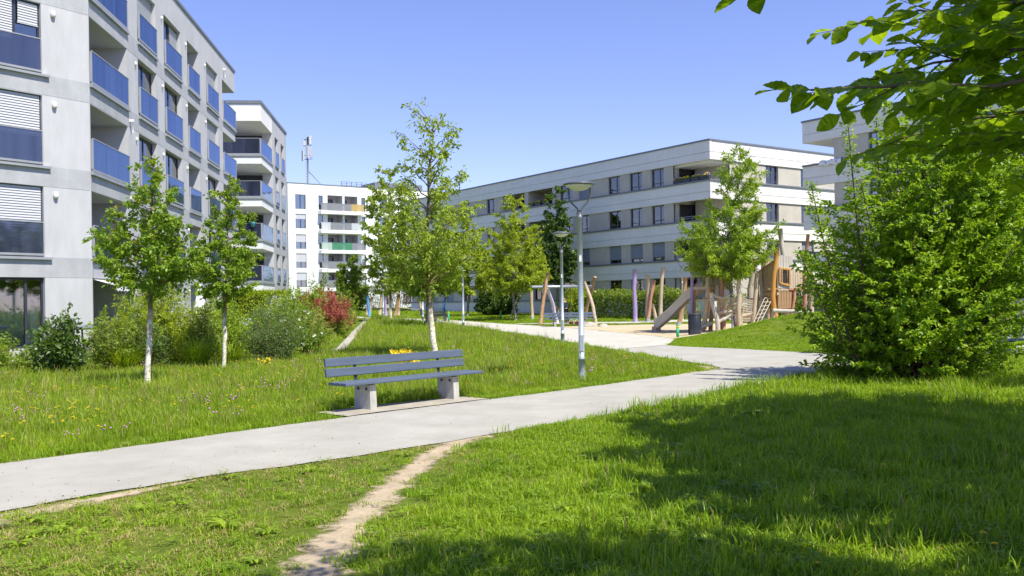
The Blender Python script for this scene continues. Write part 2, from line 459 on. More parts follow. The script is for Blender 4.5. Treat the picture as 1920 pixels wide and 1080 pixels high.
# ------------------------------------------------------------------ foliage builders
LEAF = {
    'kite': ([(0, 0, 0), (.42, -.5, .10), (1, 0, -.06), (.42, .5, .10)], [(0, 1, 2), (0, 2, 3)]),
    'oval': ([(0, 0, 0), (.28, -.44, .09), (.66, -.40, .06), (1, 0, -.10), (.66, .40, .06), (.28, .44, .09)], [(0, 1, 2, 3), (0, 3, 4, 5)]),
}

_fa = [.0, .10, .24, .40, .58, .76, .90, 1.0]; _fw = [.0, .22, .38, .46, .43, .29, .13, .0]
_fv = [(x, 0, -.10 * x * x) for x in _fa] + [(x + .03 * (w > 0), -w, -.10 * x * x + .2 * w) for x, w in zip(_fa, _fw)] + [(x + .03 * (w > 0), w, -.10 * x * x + .2 * w) for x, w in zip(_fa, _fw)]
LEAF['fine'] = (_fv, [(k, k + 1, 9 + k, 8 + k) for k in range(7)] + [(k, 16 + k, 17 + k, k + 1) for k in range(7)])


def leaf_mesh(name, P, D, N, S, mat, w=.6, shape='kite', mats=None, midx=None):
    P = np.asarray(P, float); D = np.asarray(D, float); N = np.asarray(N, float); S = np.asarray(S, float)
    D = D / (np.linalg.norm(D, axis=1, keepdims=True) + 1e-9)
    Sd = np.cross(N, D); Sd /= (np.linalg.norm(Sd, axis=1, keepdims=True) + 1e-9)
    U = np.cross(D, Sd)
    tv, tf = LEAF[shape]
    k = len(tv); n = len(P)
    V = np.empty((n, k, 3))
    for i, (a, s, u) in enumerate(tv):
        V[:, i] = P + (D * a + Sd * (s * w) + U * u) * S[:, None]
    me = bpy.data.meshes.new(name)
    me.vertices.add(n * k); me.vertices.foreach_set('co', V.reshape(-1))
    sz = [len(f) for f in tf]
    loops = np.concatenate([np.asarray(f) for f in tf])
    li = (np.arange(n)[:, None] * k + loops[None, :]).reshape(-1)
    me.loops.add(len(li)); me.loops.foreach_set('vertex_index', li)
    st = np.concatenate([[0], np.cumsum(sz)[:-1]])
    starts = (np.arange(n)[:, None] * sum(sz) + st[None, :]).reshape(-1)
    me.polygons.add(n * len(tf)); me.polygons.foreach_set('loop_start', starts)
    if mats:
        for m in mats: me.materials.append(m)
        me.polygons.foreach_set('material_index', np.repeat(np.asarray(midx, dtype=np.int32), len(tf)))
    else:
        me.materials.append(mat)
    me.update(calc_edges=True)
    return me


def interp(prof, z, k):
    if z <= prof[0][0]: return prof[0][k]
    for a, b in zip(prof, prof[1:]):
        if z <= b[0]:
            t = (z - a[0]) / max(1e-6, b[0] - a[0])
            return a[k] + (b[k] - a[k]) * t
    return prof[-1][k]


def skeleton(prof, nb, r, tw=3.0, rise=.45, start=0.0, ztrunk=None, jitter=.3, twlen=.45, stems=0, flat=0.0, tstart=.30, planar=None):
    """leader, limbs and twigs that fill a crown profile [(z, dx, dy, radius)]; returns polylines and twigs"""
    z0, z1 = prof[0][0], prof[-1][0]
    cen = lambda z: Vector((interp(prof, z, 1), interp(prof, z, 2), z))
    limbs, twigs = [], []
    ga = r.random() * 6
    # heights weighted by crown radius so that wide zones get more limbs
    zs = np.linspace(z0, z1, 200); wts = np.array([interp(prof, z, 3) ** 1.2 + .05 for z in zs]); cw = np.cumsum(wts) / wts.sum()
    for i in range(nb):
        q = (i + r.random()) / nb
        zt = float(np.interp(q, cw, zs))
        R = interp(prof, zt, 3)
        ga += 2.39996 + r.gauss(0, .35)
        rr = R * (0.62 + .42 * r.random() ** .7)
        tgt = cen(zt) + Vector((math.cos(ga) * rr, math.sin(ga) * rr, r.gauss(0, .12 * R)))
        if stems:
            a2 = r.random() * 6.28; s0 = start * r.random() ** .5
            p0 = Vector((math.cos(a2) * s0 + prof[0][1], math.sin(a2) * s0 + prof[0][2], 0.0))
            mid = p0.lerp(tgt, .5) + Vector((0, 0, .12 * (zt)))
        else:
            zs_ = max(ztrunk if ztrunk is not None else z0, zt - rise * rr - .1 * R)
            p0 = cen(min(zs_, z1 * .97)); p0.z = min(zs_, z1 * .97)
            mid = p0.lerp(tgt, .5) + Vector((0, 0, -.10 * rr + flat * rr))
        mid += Vector((r.gauss(0, .06), r.gauss(0, .06), r.gauss(0, .05))) * R
        pts = []
        ns = 6
        for k in range(ns + 1):
            t = k / ns
            p = p0 * (1 - t) ** 2 + mid * 2 * t * (1 - t) + tgt * t * t
            if 0 < k: p = p + Vector((r.gauss(0, .02), r.gauss(0, .02), r.gauss(0, .02))) * R
            pts.append(p)
        limbs.append((pts, rr))
        L = (tgt - p0).length
        nt_ = max(3, int(tw * L / twlen))
        for k in range(nt_):
            t = tstart + (1 - tstart) * (k + r.random()) / nt_
            f = t * ns; j = min(int(f), ns - 1)
            p = pts[j].lerp(pts[j + 1], f - j)
            tg = (pts[j + 1] - pts[j]).normalized()
            out = Vector((p.x - cen(p.z).x, p.y - cen(p.z).y, 0))
            out = out.normalized() if out.length > .01 else Vector((1, 0, 0))
            d = (tg * .8 + out * .35 + Vector((r.gauss(0, .7), r.gauss(0, .7), r.gauss(.1, .45)))).normalized()
            if planar is not None: d.z = d.z * planar + .08; d.normalize()
            l = twlen * (.55 + .8 * r.random()) * (1.15 - .4 * t)
            twigs.append((p, d, l))
    return limbs, twigs, cen


def leaves_on(twigs, n, size, r, droop=.25, spread=.9, up=.6, sv=.35, tipbias=.7, jit=.05, outn=.45):
    rn = np.random.RandomState(r.randrange(1 << 30))
    tp = np.array([t[0] for t in twigs]); td = np.array([t[1] for t in twigs]); tl = np.array([t[2] for t in twigs])
    idx = rn.choice(len(twigs), n, p=tl / tl.sum())
    s = rn.rand(n) ** tipbias
    P = tp[idx] + td[idx] * (tl[idx] * s)[:, None] + rn.randn(n, 3) * jit
    P[:, 2] -= droop * .5 * tl[idx] * s ** 2
    D = td[idx] * .55 + rn.randn(n, 3) * spread * .6
    D[:, 2] -= droop
    N = rn.randn(n, 3) * .55; N[:, 2] += up; N[:, :2] += td[idx][:, :2] * outn
    S = size * (1 + sv * (rn.rand(n) * 2 - 1.2))
    return P, D, N, S


def wood(trunk, limbs, twigs, tr, lr, mat, ntw=120, sides=8, r=None):
    b = MB()
    if trunk: b.tube(trunk, tr, sides)
    for pts, rr in limbs:
        n = len(pts); b.tube(pts, [max(.006, lr * (1 - .85 * k / (n - 1))) for k in range(n)], 5, cap=False)
    tws = twigs if len(twigs) <= ntw else (r or random).sample(twigs, ntw)
    for p, d, l in tws:
        b.tube([p, p + d * l * .55 + Vector((0, 0, -.02 * l)), p + d * l * .95 + Vector((0, 0, -.10 * l))], [lr * .22 + .002, lr * .15 + .0015, .0015], 3, cap=False)
    return b


def tree(label, base, prof, tr, nb, nleaf, lsize, leaf, bark, seed, name='tree', cat='tree', group=None, w=.6, droop=.3, shape='kite', twlen=.45, tw=3.0,
         young=0.0, lean=(0, 0), sides=8, lr=None, ntw=120, rise=.45, up=.5, spread=.9, jit=.05, fork=None, stake=None):
    r = random.Random(seed)
    z = H(base[0], base[1]) if len(base) < 3 else base[2]
    t = thing(name, label, cat, (base[0], base[1], z), 0, group)
    limbs, twigs, cen = skeleton(prof, nb, r, tw=tw, rise=rise, twlen=twlen)
    z0, z1 = prof[0][0], prof[-1][0]
    c0 = cen(z0)
    pts, rad = [], []
    for k in range(9):
        q = k / 8
        pts.append(Vector((c0.x * q + lean[0] * math.sin(q * PI) + r.gauss(0, .012), c0.y * q + r.gauss(0, .012), z0 * q - (.1 if k == 0 else 0))))
        rad.append(tr * (1.25 if k == 0 else 1.0 - .22 * q) * (1 + r.gauss(0, .03)))
    for k in range(1, 9):
        q = k / 8; zz = z0 + (z1 - z0) * q * .97
        c = cen(zz); pts.append(c + Vector((r.gauss(0, .03), r.gauss(0, .03), 0)) * (z1 - z0) * .15)
        rad.append(max(.008, tr * .75 * (1 - q) ** .9))
    b = wood(pts, limbs, twigs, rad, lr or tr * .36, None, ntw, sides, r)
    b.put('trunk', M[bark], t)
    # twigs of the leader tip as well
    for k in range(6, len(pts) - 1):
        for _ in range(3):
            d = Vector((r.gauss(0, .6), r.gauss(0, .6), .8)).normalized()
            twigs.append((pts[k].lerp(pts[k + 1], r.random()), d, twlen * .8))
    P, D, N, S = leaves_on(twigs, nleaf, lsize, r, droop, spread, up, jit=jit)
    if young:
        rn = np.random.RandomState(seed)
        mi = (rn.rand(nleaf) < young * np.clip((P[:, 2] - z0) / (z1 - z0) * 1.6, .3, 1.4)).astype(int)
        me = leaf_mesh('crown', P, D, N, S, None, w, shape, [M[leaf], M['lf_young']], mi)
    else:
        me = leaf_mesh('crown', P, D, N, S, M[leaf], w, shape)
    put('crown', me, t)
    return t


def shrub(label, base, prof, nb, nleaf, lsize, leaf, seed, name='shrub', cat='shrub', group=None, w=.5, droop=.15, shape='kite', twlen=.3, tw=3.0, start=.15,
          leaf2=None, z2=None, stem='stem', lr=.014, flowers=None, up=.5, spread=.9, jit=.04, ntw=60, tstart=.30, planar=None):
    r = random.Random(seed)
    z = H(base[0], base[1]) if len(base) < 3 else base[2]
    t = thing(name, label, cat, (base[0], base[1], z), 0, group)
    limbs, twigs, cen = skeleton(prof, nb, r, tw=tw, twlen=twlen, stems=1, start=start, tstart=tstart, planar=planar)
    wood(None, limbs, twigs, None, lr, None, ntw, 5, r).put('stems', M[stem], t)
    P, D, N, S = leaves_on(twigs, nleaf, lsize, r, droop, spread, up, jit=jit)
    P[:, 2] = np.maximum(P[:, 2], .03)
    if leaf2:
        rn = np.random.RandomState(seed)
        mi = ((P[:, 2] + rn.randn(nleaf) * .18) > z2).astype(int)
        me = leaf_mesh('foliage', P, D, N, S, None, w, shape, [M[leaf], M[leaf2]], mi)
    else:
        me = leaf_mesh('foliage', P, D, N, S, M[leaf], w, shape)
    put('foliage', me, t)
    if flowers:
        mt, nf, fs = flowers
        rn = np.random.RandomState(seed + 1)
        b = MB()
        ok = np.where((P[:, 1] < np.percentile(P[:, 1], 60)) & (P[:, 2] > np.percentile(P[:, 2], 25)))[0]
        for i in rn.choice(ok, nf):
            c = P[i] + np.array([rn.randn() * .02, -.06, .03])
            s = fs * (.7 + .6 * rn.rand())
            for k in range(5):
                a = k * 1.2566 + rn.rand() * .3
                dx, dz = math.cos(a), math.sin(a)
                b.quad(c, c + np.array([dx * s * .6 - dz * s * .4, -.02, dz * s * .6 + dx * s * .4]), c + np.array([dx * s, -.01, dz * s]), c + np.array([dx * s * .6 + dz * s * .4, -.02, dz * s * .6 - dx * s * .4]))
        b.put('blossoms', M[mt], t)
    return t


def grass_clump(label, base, h, rad, n, mat, seed, group=None, name='ornamental_grass', wd=.012):
    r = random.Random(seed)
    b = MB()
    for i in range(n):
        a = r.random() * 6.283; q = r.random() ** .5 * rad * .3
        p = Vector((math.cos(a) * q, math.sin(a) * q, 0)); a += r.gauss(0, .4)
        o = Vector((math.cos(a), math.sin(a), 0)); L = h * (.6 + .5 * r.random()); e = rad * (.3 + .9 * r.random())
        s = Vector((-o.y, o.x, 0)) * wd
        pts = [p + o * e * t ** 2 + Vector((0, 0, L * (t - .38 * t ** 3 * (e / rad)))) for t in (0, .35, .7, 1)]
        for k in range(3):
            wa, wb = (1 - k * .25), (1 - (k + 1) * .3)
            b.quad(pts[k] - s * wa, pts[k] + s * wa, pts[k + 1] + s * wb, pts[k + 1] - s * wb)
    z = H(base[0], base[1])
    t = b.put(name, M[mat], None, (base[0], base[1], z))
    return tag(t, label, 'ornamental grass', group)
# ------------------------------------------------------------------ ground, paths, sand
def axis(lo, hi, fine_lo, fine_hi, st, grow=1.25):
    a = list(np.arange(fine_lo, fine_hi + 1e-6, st))
    d = st; x = fine_lo
    while x > lo:
        d *= grow; x -= d; a.insert(0, x)
    d = st; x = fine_hi
    while x < hi:
        d *= grow; x += d; a.append(x)
    return a


def terrain():
    xs = axis(-700, 700, -30, 32, 0.75); ys = axis(-80, 1600, -2, 116, 0.75)
    v = [(x, y, H(x, y)) for y in ys for x in xs]
    nx = len(xs)
    f = [(j * nx + i, j * nx + i + 1, (j + 1) * nx + i + 1, (j + 1) * nx + i) for j in range(len(ys) - 1) for i in range(nx - 1)]
    me = bpy.data.meshes.new('ground'); me.from_pydata(v, [], f); me.materials.append(M['ground'])
    me.polygons.foreach_set('use_smooth', [True] * len(f))
    tag(put('ground', me), kind='structure')


def resample(P, n):
    P = [Vector((p[0], p[1], 0)) for p in P]
    L = [0]
    for a, b in zip(P, P[1:]): L.append(L[-1] + (b - a).length)
    out = []
    for k in range(n):
        s = L[-1] * k / (n - 1); i = 0
        while i < len(P) - 2 and L[i + 1] < s: i += 1
        t = (s - L[i]) / max(1e-9, L[i + 1] - L[i])
        out.append(P[i].lerp(P[i + 1], t))
    return out


POLY = []   # no grass where these sheets lie


def strip(name, A, B, nu, nv, off, mat, wob=0.0, kind='structure', wf=1.3, keep=True, thick=0.0):
    A, B = resample(A, nu), resample(B, nu)
    v = []
    for i in range(nu):
        for j in range(nv + 1):
            p = A[i].lerp(B[i], j / nv)
            if wob and j in (0, nv):
                d = (B[i] - A[i]).normalized() * (1 if j else -1)
                p = p + d * wob * (noise.noise(Vector((p.x * wf, p.y * wf, j))) + 0.6 * noise.noise(Vector((p.x * wf * 3.7, p.y * wf * 3.7, j + 5))))
            v.append((p.x, p.y, H(p.x, p.y) + off))
    f = [(i * (nv + 1) + j, (i + 1) * (nv + 1) + j, (i + 1) * (nv + 1) + j + 1, i * (nv + 1) + j + 1) for i in range(nu - 1) for j in range(nv)]
    me = bpy.data.meshes.new(name); me.from_pydata(v, [], f); me.materials.append(mat)
    at = me.attributes.new('edge', 'FLOAT', 'POINT')
    at.data.foreach_set('value', [abs(2 * j / nv - 1) for i in range(nu) for j in range(nv + 1)])
    # make every face look up
    if me.polygons[0].normal.z < 0: me.flip_normals()
    o = put(name, me)
    tag(o, kind=kind)
    if keep:
        POLY.append(np.array([v[i * (nv + 1)][:2] for i in range(nu)] + [v[i * (nv + 1) + nv][:2] for i in reversed(range(nu))]))
    return o


terrain()
PATH_UP = [(-12, 5.2), (-8.6, 7.6), (-5.74, 10.24), (-4.93, 11.1), (-4.02, 12.26), (-2.94, 13.52), (-2.5, 14.02), (-0.59, 16.04), (0.36, 16.85), (2.7, 19.52), (4.47, 21.48), (5.1, 22.36)]
PATH_LO = [(-9.6, 2.6), (-6.6, 5.6), (-4.4, 7.84), (-3.83, 8.6), (-3.08, 9.36), (-2.13, 10.1), (-0.76, 11.42), (0.26, 12.54), (1.5, 13.86), (3.38, 16.26), (5.47, 18.9), (6.9, 20.54)]
strip('asphalt_path', PATH_UP, PATH_LO, 150, 8, 0.012, M['asphalt'], 0.05)
strip('asphalt_path', [(5.1, 22.36), (4.99, 23.3), (4.39, 26.18), (3.42, 31.18)], [(6.9, 20.54), (9.3, 25.6), (9.36, 26.9), (8.8, 28.1), (7.66, 30.06), (6.0, 32.3), (5.6, 33.4)][1:], 40, 8, 0.016, M['asphalt'], 0.05)
strip('asphalt_path', [(5.0, 22.3), (7.5, 25.2), (9.36, 26.9), (14, 29.0), (22, 31.5), (34, 33)], [(6.85, 20.5), (8.6, 22.2), (11, 23.9), (15, 25.8), (22, 28.3), (34, 29.5)], 40, 6, 0.020, M['asphalt'], 0.05)
PLAZA_L = [(3.42, 31.18), (1.97, 38.12), (-0.31, 49.36), (-2.7, 57.44), (-6.18, 66.22), (-10.51, 75.14), (-13.6, 80.5), (-20, 88)]
PLAZA_R = [(5.6, 33.4), (6.6, 37.2), (6.4, 42), (4.4, 50), (2.3, 55.8), (1.31, 57.54), (-0.38, 60.86), (-4.49, 69.9), (-7.9, 75.4), (-12.6, 81.6), (-19, 90)]
strip('gravel_plaza', PLAZA_L, PLAZA_R, 90, 10, 0.024, M['plaza'], 0.07)
strip('sand_pit', [(6.6, 37.6), (6.4, 42), (4.4, 50), (2.6, 55.2)], [(10.0, 41.3), (16, 42.5), (19, 47), (17, 55), (9, 56.4), (5, 55.8)], 40, 10, 0.03, M['sand'], 0.12, wf=0.7)
strip('back_path', [(0.3, 60.2), (3, 59.2), (7, 58.6), (12, 59.6), (20, 61.8), (34, 64)], [(-0.2, 61.4), (3, 61.2), (7, 61.6), (12, 63.4), (20, 65.8), (34, 68)], 40, 4, 0.03, M['plaza'], 0.06)
strip('bench_pad', [(-3.12, 14.52), (-2.3, 15.4), (-0.95, 16.6)], [(-2.55, 13.98), (-1.6, 14.98), (-0.45, 16.16)], 12, 4, 0.022, M['pad'], 0.07)
trk = [(11.9, -.52), (11.3, -.72), (10.5, -.9), (9.0, -1.13), (8.1, -1.2), (7.2, -1.29), (6.45, -1.32), (5.6, -1.28), (4.4, -1.1)]
tw_ = [.50, .36, .29, .27, .28, .32, .36, .38, .4]
strip('dirt_track', [(x - w, y) for (y, x), w in zip(trk, tw_)], [(x + w, y) for (y, x), w in zip(trk, tw_)], 160, 12, 0.006, M['soil'], 0.10, wf=2.4, keep=False)
strip('dirt_verge', [(-6.0, 6.5), (-4.3, 8.05), (-3.7, 8.7), (-3.2, 9.2)], [(-5.4, 5.3), (-4.0, 7.35), (-3.5, 8.4), (-3.15, 9.05)], 50, 8, 0.008, M['soil'], 0.08, wf=3.0, keep=False)
strip('dirt_verge', [(3.6, 20.2), (4.5, 21.3), (5.2, 22.4), (5.0, 23.6)], [(3.9, 21.2), (4.3, 22.0), (4.6, 22.6), (4.5, 23.6)], 30, 6, 0.008, M['soil'], 0.05, wf=3.0, keep=False)
# stone edging of the planting bed, laid slab by slab
ed = thing('bed_edging', 'pale stone slab edging along the shrub bed beside the meadow', 'kerb', (-6.4, 33.0, 0))
ea = resample([(-6.55, 31.5), (-6.43, 34.42), (-8.78, 51.0), (-10.84, 67.14), (-12.2, 77.5)], 47)
POLY.append(np.array([(p.x - .5, p.y) for p in ea] + [(p.x + .42, p.y) for p in reversed(ea)]))
for a, b in zip(ea, ea[1:]):
    d = b - a
    z = H((a.x + b.x) / 2, (a.y + b.y) / 2)
    m_ = MB(); m_.box(0.012, d.length - 0.012, -0.17, 0.17, -0.06, 0.055)
    m_.put('slab', M['edging'], ed, (a.x + 6.4, a.y - 33.0, z), math.atan2(d.y, d.x))
strip('gravel_strip', [(-17, 27.6), (-14.2, 26.2), (-12.2, 24.9), (-11.0, 24.3)], [(-16, 25.0), (-13.4, 24.2), (-12.0, 23.6), (-11.0, 24.0)], 12, 3, 0.012, M['edging'], 0.15, keep=False)


# ------------------------------------------------------------------ buildings
def wall_mesh(L, z0, z1, ops, mat, ends=0.0, us0=0.0):
    """front skin with real openings; each opening = (u0,u1,za,zb,depth,'w'|'l'|'d')"""
    b = MB()
    us = sorted({us0, L} | {o[0] for o in ops} | {o[1] for o in ops})
    zs = sorted({z0, z1} | {o[2] for o in ops} | {o[3] for o in ops})
    for i in range(len(us) - 1):
        j = 0
        while j < len(zs) - 1:
            uc = (us[i] + us[i + 1]) / 2
            inside = lambda jj: any(o[0] < uc < o[1] and o[2] < (zs[jj] + zs[jj + 1]) / 2 < o[3] for o in ops)
            if inside(j): j += 1; continue
            k = j
            while k < len(zs) - 1 and not inside(k): k += 1
            b.quad((us[i], 0, zs[j]), (us[i + 1], 0, zs[j]), (us[i + 1], 0, zs[k]), (us[i], 0, zs[k]))
            j = k
    for u0, u1, za, zb, dp, kd in ops:
        b.k = 0 if kd == 'w' else 1
        b.quad((u0, 0, za), (u0, 0, zb), (u0, dp, zb), (u0, dp, za))
        b.quad((u1, 0, za), (u1, dp, za), (u1, dp, zb), (u1, 0, zb))
        b.quad((u0, 0, zb), (u1, 0, zb), (u1, dp, zb), (u0, dp, zb))
        b.quad((u0, 0, za), (u0, dp, za), (u1, dp, za), (u1, 0, za))
        if kd == 'w':
            b.k = 2; d2 = dp + 1.1; e = 0.05
            b.quad((u0 - e, d2, za - e), (u1 + e, d2, za - e), (u1 + e, d2, zb + e), (u0 - e, d2, zb + e))
            b.quad((u0 - e, dp, za - e), (u0 - e, dp, zb + e), (u0 - e, d2, zb + e), (u0 - e, d2, za - e))
            b.quad((u1 + e, dp, za - e), (u1 + e, d2, za - e), (u1 + e, d2, zb + e), (u1 + e, dp, zb + e))
            b.quad((u0 - e, dp, zb + e), (u1 + e, dp, zb + e), (u1 + e, d2, zb + e), (u0 - e, d2, zb + e))
            b.quad((u0 - e, dp, za - e), (u0 - e, d2, za - e), (u1 + e, d2, za - e), (u1 + e, dp, za - e))
        else:
            b.quad((u0, dp, za), (u1, dp, za), (u1, dp, zb), (u0, dp, zb))
        b.k = 0
    if ends:
        b.quad((us0, 0, z0), (us0, 0, z1), (us0, ends, z1), (us0, ends, z0))
        b.quad((L, 0, z0), (L, ends, z0), (L, ends, z1), (L, 0, z1))
    return b


class Facade:
    def __init__(s, root, O, d):
        s.root = root
        l = math.hypot(*d); s.d = Vector((d[0] / l, d[1] / l, 0)); s.o = Vector((O[0], O[1], 0)) - root.location
        s.o.z = 0
        s.rot = math.atan2(d[1], d[0])
        s.n = Vector((-s.d.y, s.d.x, 0))   # inward

    def at(s, u, y, z):
        return s.o + s.d * u + s.n * y + Vector((0, 0, z))

    def mb(s, name, b, mats):
        return b.put(name, mats, s.root, s.o, s.rot)

    def box(s, name, mat, *c):
        b = MB(); b.box(*c)
        return s.mb(name, b, mat)

    def inst(s, name, me, u, y, z, parent=None):
        return put(name, me, s.root, s.at(u, y, z), s.rot)


CACHE = {}


def cached(key, fn):
    if key not in CACHE: CACHE[key] = fn()
    return CACHE[key]


def frame_mesh(w, h, cuts, bar=None, mat='frame', t=0.06):
    def mk():
        b = MB()
        b.box(0, t, 0, .07, 0, h); b.box(w - t, w, 0, .07, 0, h)
        b.box(t, w - t, 0, .07, 0, t); b.box(t, w - t, 0, .07, h - t, h)
        for c in cuts: b.box(c - t * .7, c + t * .7, .002, .068, t, h - t)
        if bar: b.box(t, w - t, .004, .066, bar - t * .5, bar + t * .5)
        return b.mesh('window_frame', M[mat])
    return cached(('fr', w, h, tuple(cuts), bar, mat), mk)


def pane_mesh(w, h, mat):
    return cached(('pn', w, h, mat), lambda: MB().box(0.03, w - 0.03, 0.03, 0.04, 0.03, h - 0.03).mesh('pane', M[mat]))


def shutter_mesh(w, h, mat):
    def mk():
        b = MB(); n = max(3, int(h / 0.08)); s = h / n
        for i in range(n):
            z = i * s
            k = len(b.v)
            b.v.extend([(0.02, -.048, z + .008), (w - .02, -.048, z + .008), (w - .02, -.024, z + s), (.02, -.024, z + s), (0.02, -.016, z + .004), (w - .02, -.016, z + .004), (w - .02, -.016, z + s), (.02, -.016, z + s)])
            b.face((k, k + 1, k + 2, k + 3)); b.face((k, k + 4, k + 5, k + 1)); b.face((k + 4, k + 7, k + 6, k + 5))
        b.box(0.0, w, -0.04, -0.018, -0.035, 0.0)
        return b.mesh('shutter', M[mat])
    return cached(('sh', w, round(h, 2), mat), mk)


def curtain_mesh(w, h, seed=0):
    def mk():
        b = MB(); n = max(8, int(w / 0.06)); r = random.Random(seed)
        ph = r.random() * 6
        xs = [w * i / n for i in range(n + 1)]
        ys = [0.09 + 0.03 * math.sin(x * 26 + ph + 2 * math.sin(x * 5)) for x in xs]
        for i in range(n):
            b.smooth = True
            b.quad((xs[i], ys[i], 0.02), (xs[i + 1], ys[i + 1], 0.02), (xs[i + 1], ys[i + 1], h), (xs[i], ys[i], h))
        return b.mesh('curtain', M['curtain'])
    return cached(('cu', round(w, 2), round(h, 2), seed), mk)


def window(F, u, z, w, h, y=0.16, cuts=None, shutter=0.0, shmat='slat', curtain=None, pane='pane', bar=None, mat='frame', name='window', sheet=None):
    w, h = round(w, 2), round(h, 2)
    if cuts is None: cuts = [w / 2]
    fr = F.inst(name, frame_mesh(w, h, cuts, bar, mat), u, y, z)
    put('pane', pane_mesh(w, h, pane), fr)
    if shutter > 0.02:
        put('shutter', shutter_mesh(w - .06, h * shutter, shmat), fr, (0.03, 0, h * (1 - shutter) - .02))
    if curtain:
        for i, (a, c) in enumerate(curtain):
            put('curtain', curtain_mesh((c - a) * w, h - .05, i + int(w * 10) % 3), fr, (a * w, 0.02, 0))
    return fr


M['pane_dark'] = pm('dark_door_glass', (0.022, 0.024, 0.030), 0.06, 0.2, 1.0, spec=0.6)
M['blind_green'] = pm('pale_green_blind', (0.36, 0.47, 0.42), 0.8, 0.08, 3, stretch=(.2, 1, 18))
M['awning'] = pm('white_awning_cloth', (0.72, 0.72, 0.74), 0.9, 0.05, 8)


def balustrade(F, u0, u1, z, y=-0.06, h=1.03, n=2, mat='balu', top=True, name='balustrade', side=True):
    L = u1 - u0
    b = MB()
    if top: b.box(u0, u1, y - 0.022, y + 0.022, z + h, z + h + 0.035)
    b.box(u0, u1, y - 0.03, y + 0.03, z - 0.05, z + 0.02)
    if side:
        for u in (u0, u1): b.box(u - 0.02, u + 0.02, y - 0.02, y + 0.05, z + .02, z + h)
    o = F.mb(name, b, M['ledge'])
    for i in range(n):
        a = u0 + .02 + (L - .04) * i / n + 0.013; c = u0 + .02 + (L - .04) * (i + 1) / n - 0.013
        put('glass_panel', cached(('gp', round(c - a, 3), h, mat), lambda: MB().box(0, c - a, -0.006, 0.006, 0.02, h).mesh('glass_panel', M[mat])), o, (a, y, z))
    return o


VENT = MB().lathe([(0.0, -0.1), (0.085, -0.1), (0.1, -0.03), (0.1, 0.02), (0.085, 0.07), (0.05, 0.1), (0.0, 0.11)], 12).mesh('wall_vent', M['white_plastic'])


def vent(F, u, z, s=1.0):
    o = F.inst('wall_vent', VENT, u, -0.05 * s, z); o.scale = (s * .8, s * .7, s)


# ---------------- grey white block on the left with blue glass balconies
CA = (-13.99, 30.6); dA = (-0.099, 0.995); dAL = (0.568, 0.823)
A = thing('apartment_building', 'tall grey-white apartment block with blue glass balustrades at the left edge', 'building', (CA[0], CA[1], 0))
FA = Facade(A, CA, dA)
ZF = [0.45, 3.36, 6.27, 9.2, 12.12]
HO = 2.25
LA = 20.9
ops = []
for i, z in enumerate(ZF):
    ops.append((0.06, 4.02, z + 0.02, z + HO, 1.8, 'l'))
    ops.append((5.4, 7.9, z + 0.04, z + HO, 0.24, 'w'))
    ops.append((9.15, 11.95, z + 0.04, z + HO, 0.24, 'w'))
    ops.append((13.15, 15.42, z + 0.02, z + HO, 1.6, 'l'))
    ops.append((17.05, 19.75, z + 0.04, z + HO, 0.24, 'w'))
FA.mb('wall', wall_mesh(LA, -0.3, 15.6, ops, None, 2.0), [M['plaster'], M['plaster_in'], M['room']])
for i, z in enumerate(ZF[1:]):
    FA.box('floor_band', M['plaster_rough'], 0.004, LA - 0.004, -0.006, 0.1, z - 0.655, z - 0.006)
FA.box('wall', M['plaster'], LA, 24.4, 2.0, 12, -0.3, 15.4).name = 'end_wall'
FA.box('rear_wall', M['plaster'], 0.3, LA, 2.02, 12, -0.3, 15.4)
for z, zt in list(zip(ZF[1:], ZF[1:])) + [(15.6, 15.6)]:
    FA.box('balcony_slab', M['plaster'], LA + .002, 24.4, 0.0, 1.99, (z - .66) if z < 15 else 14.38, z)
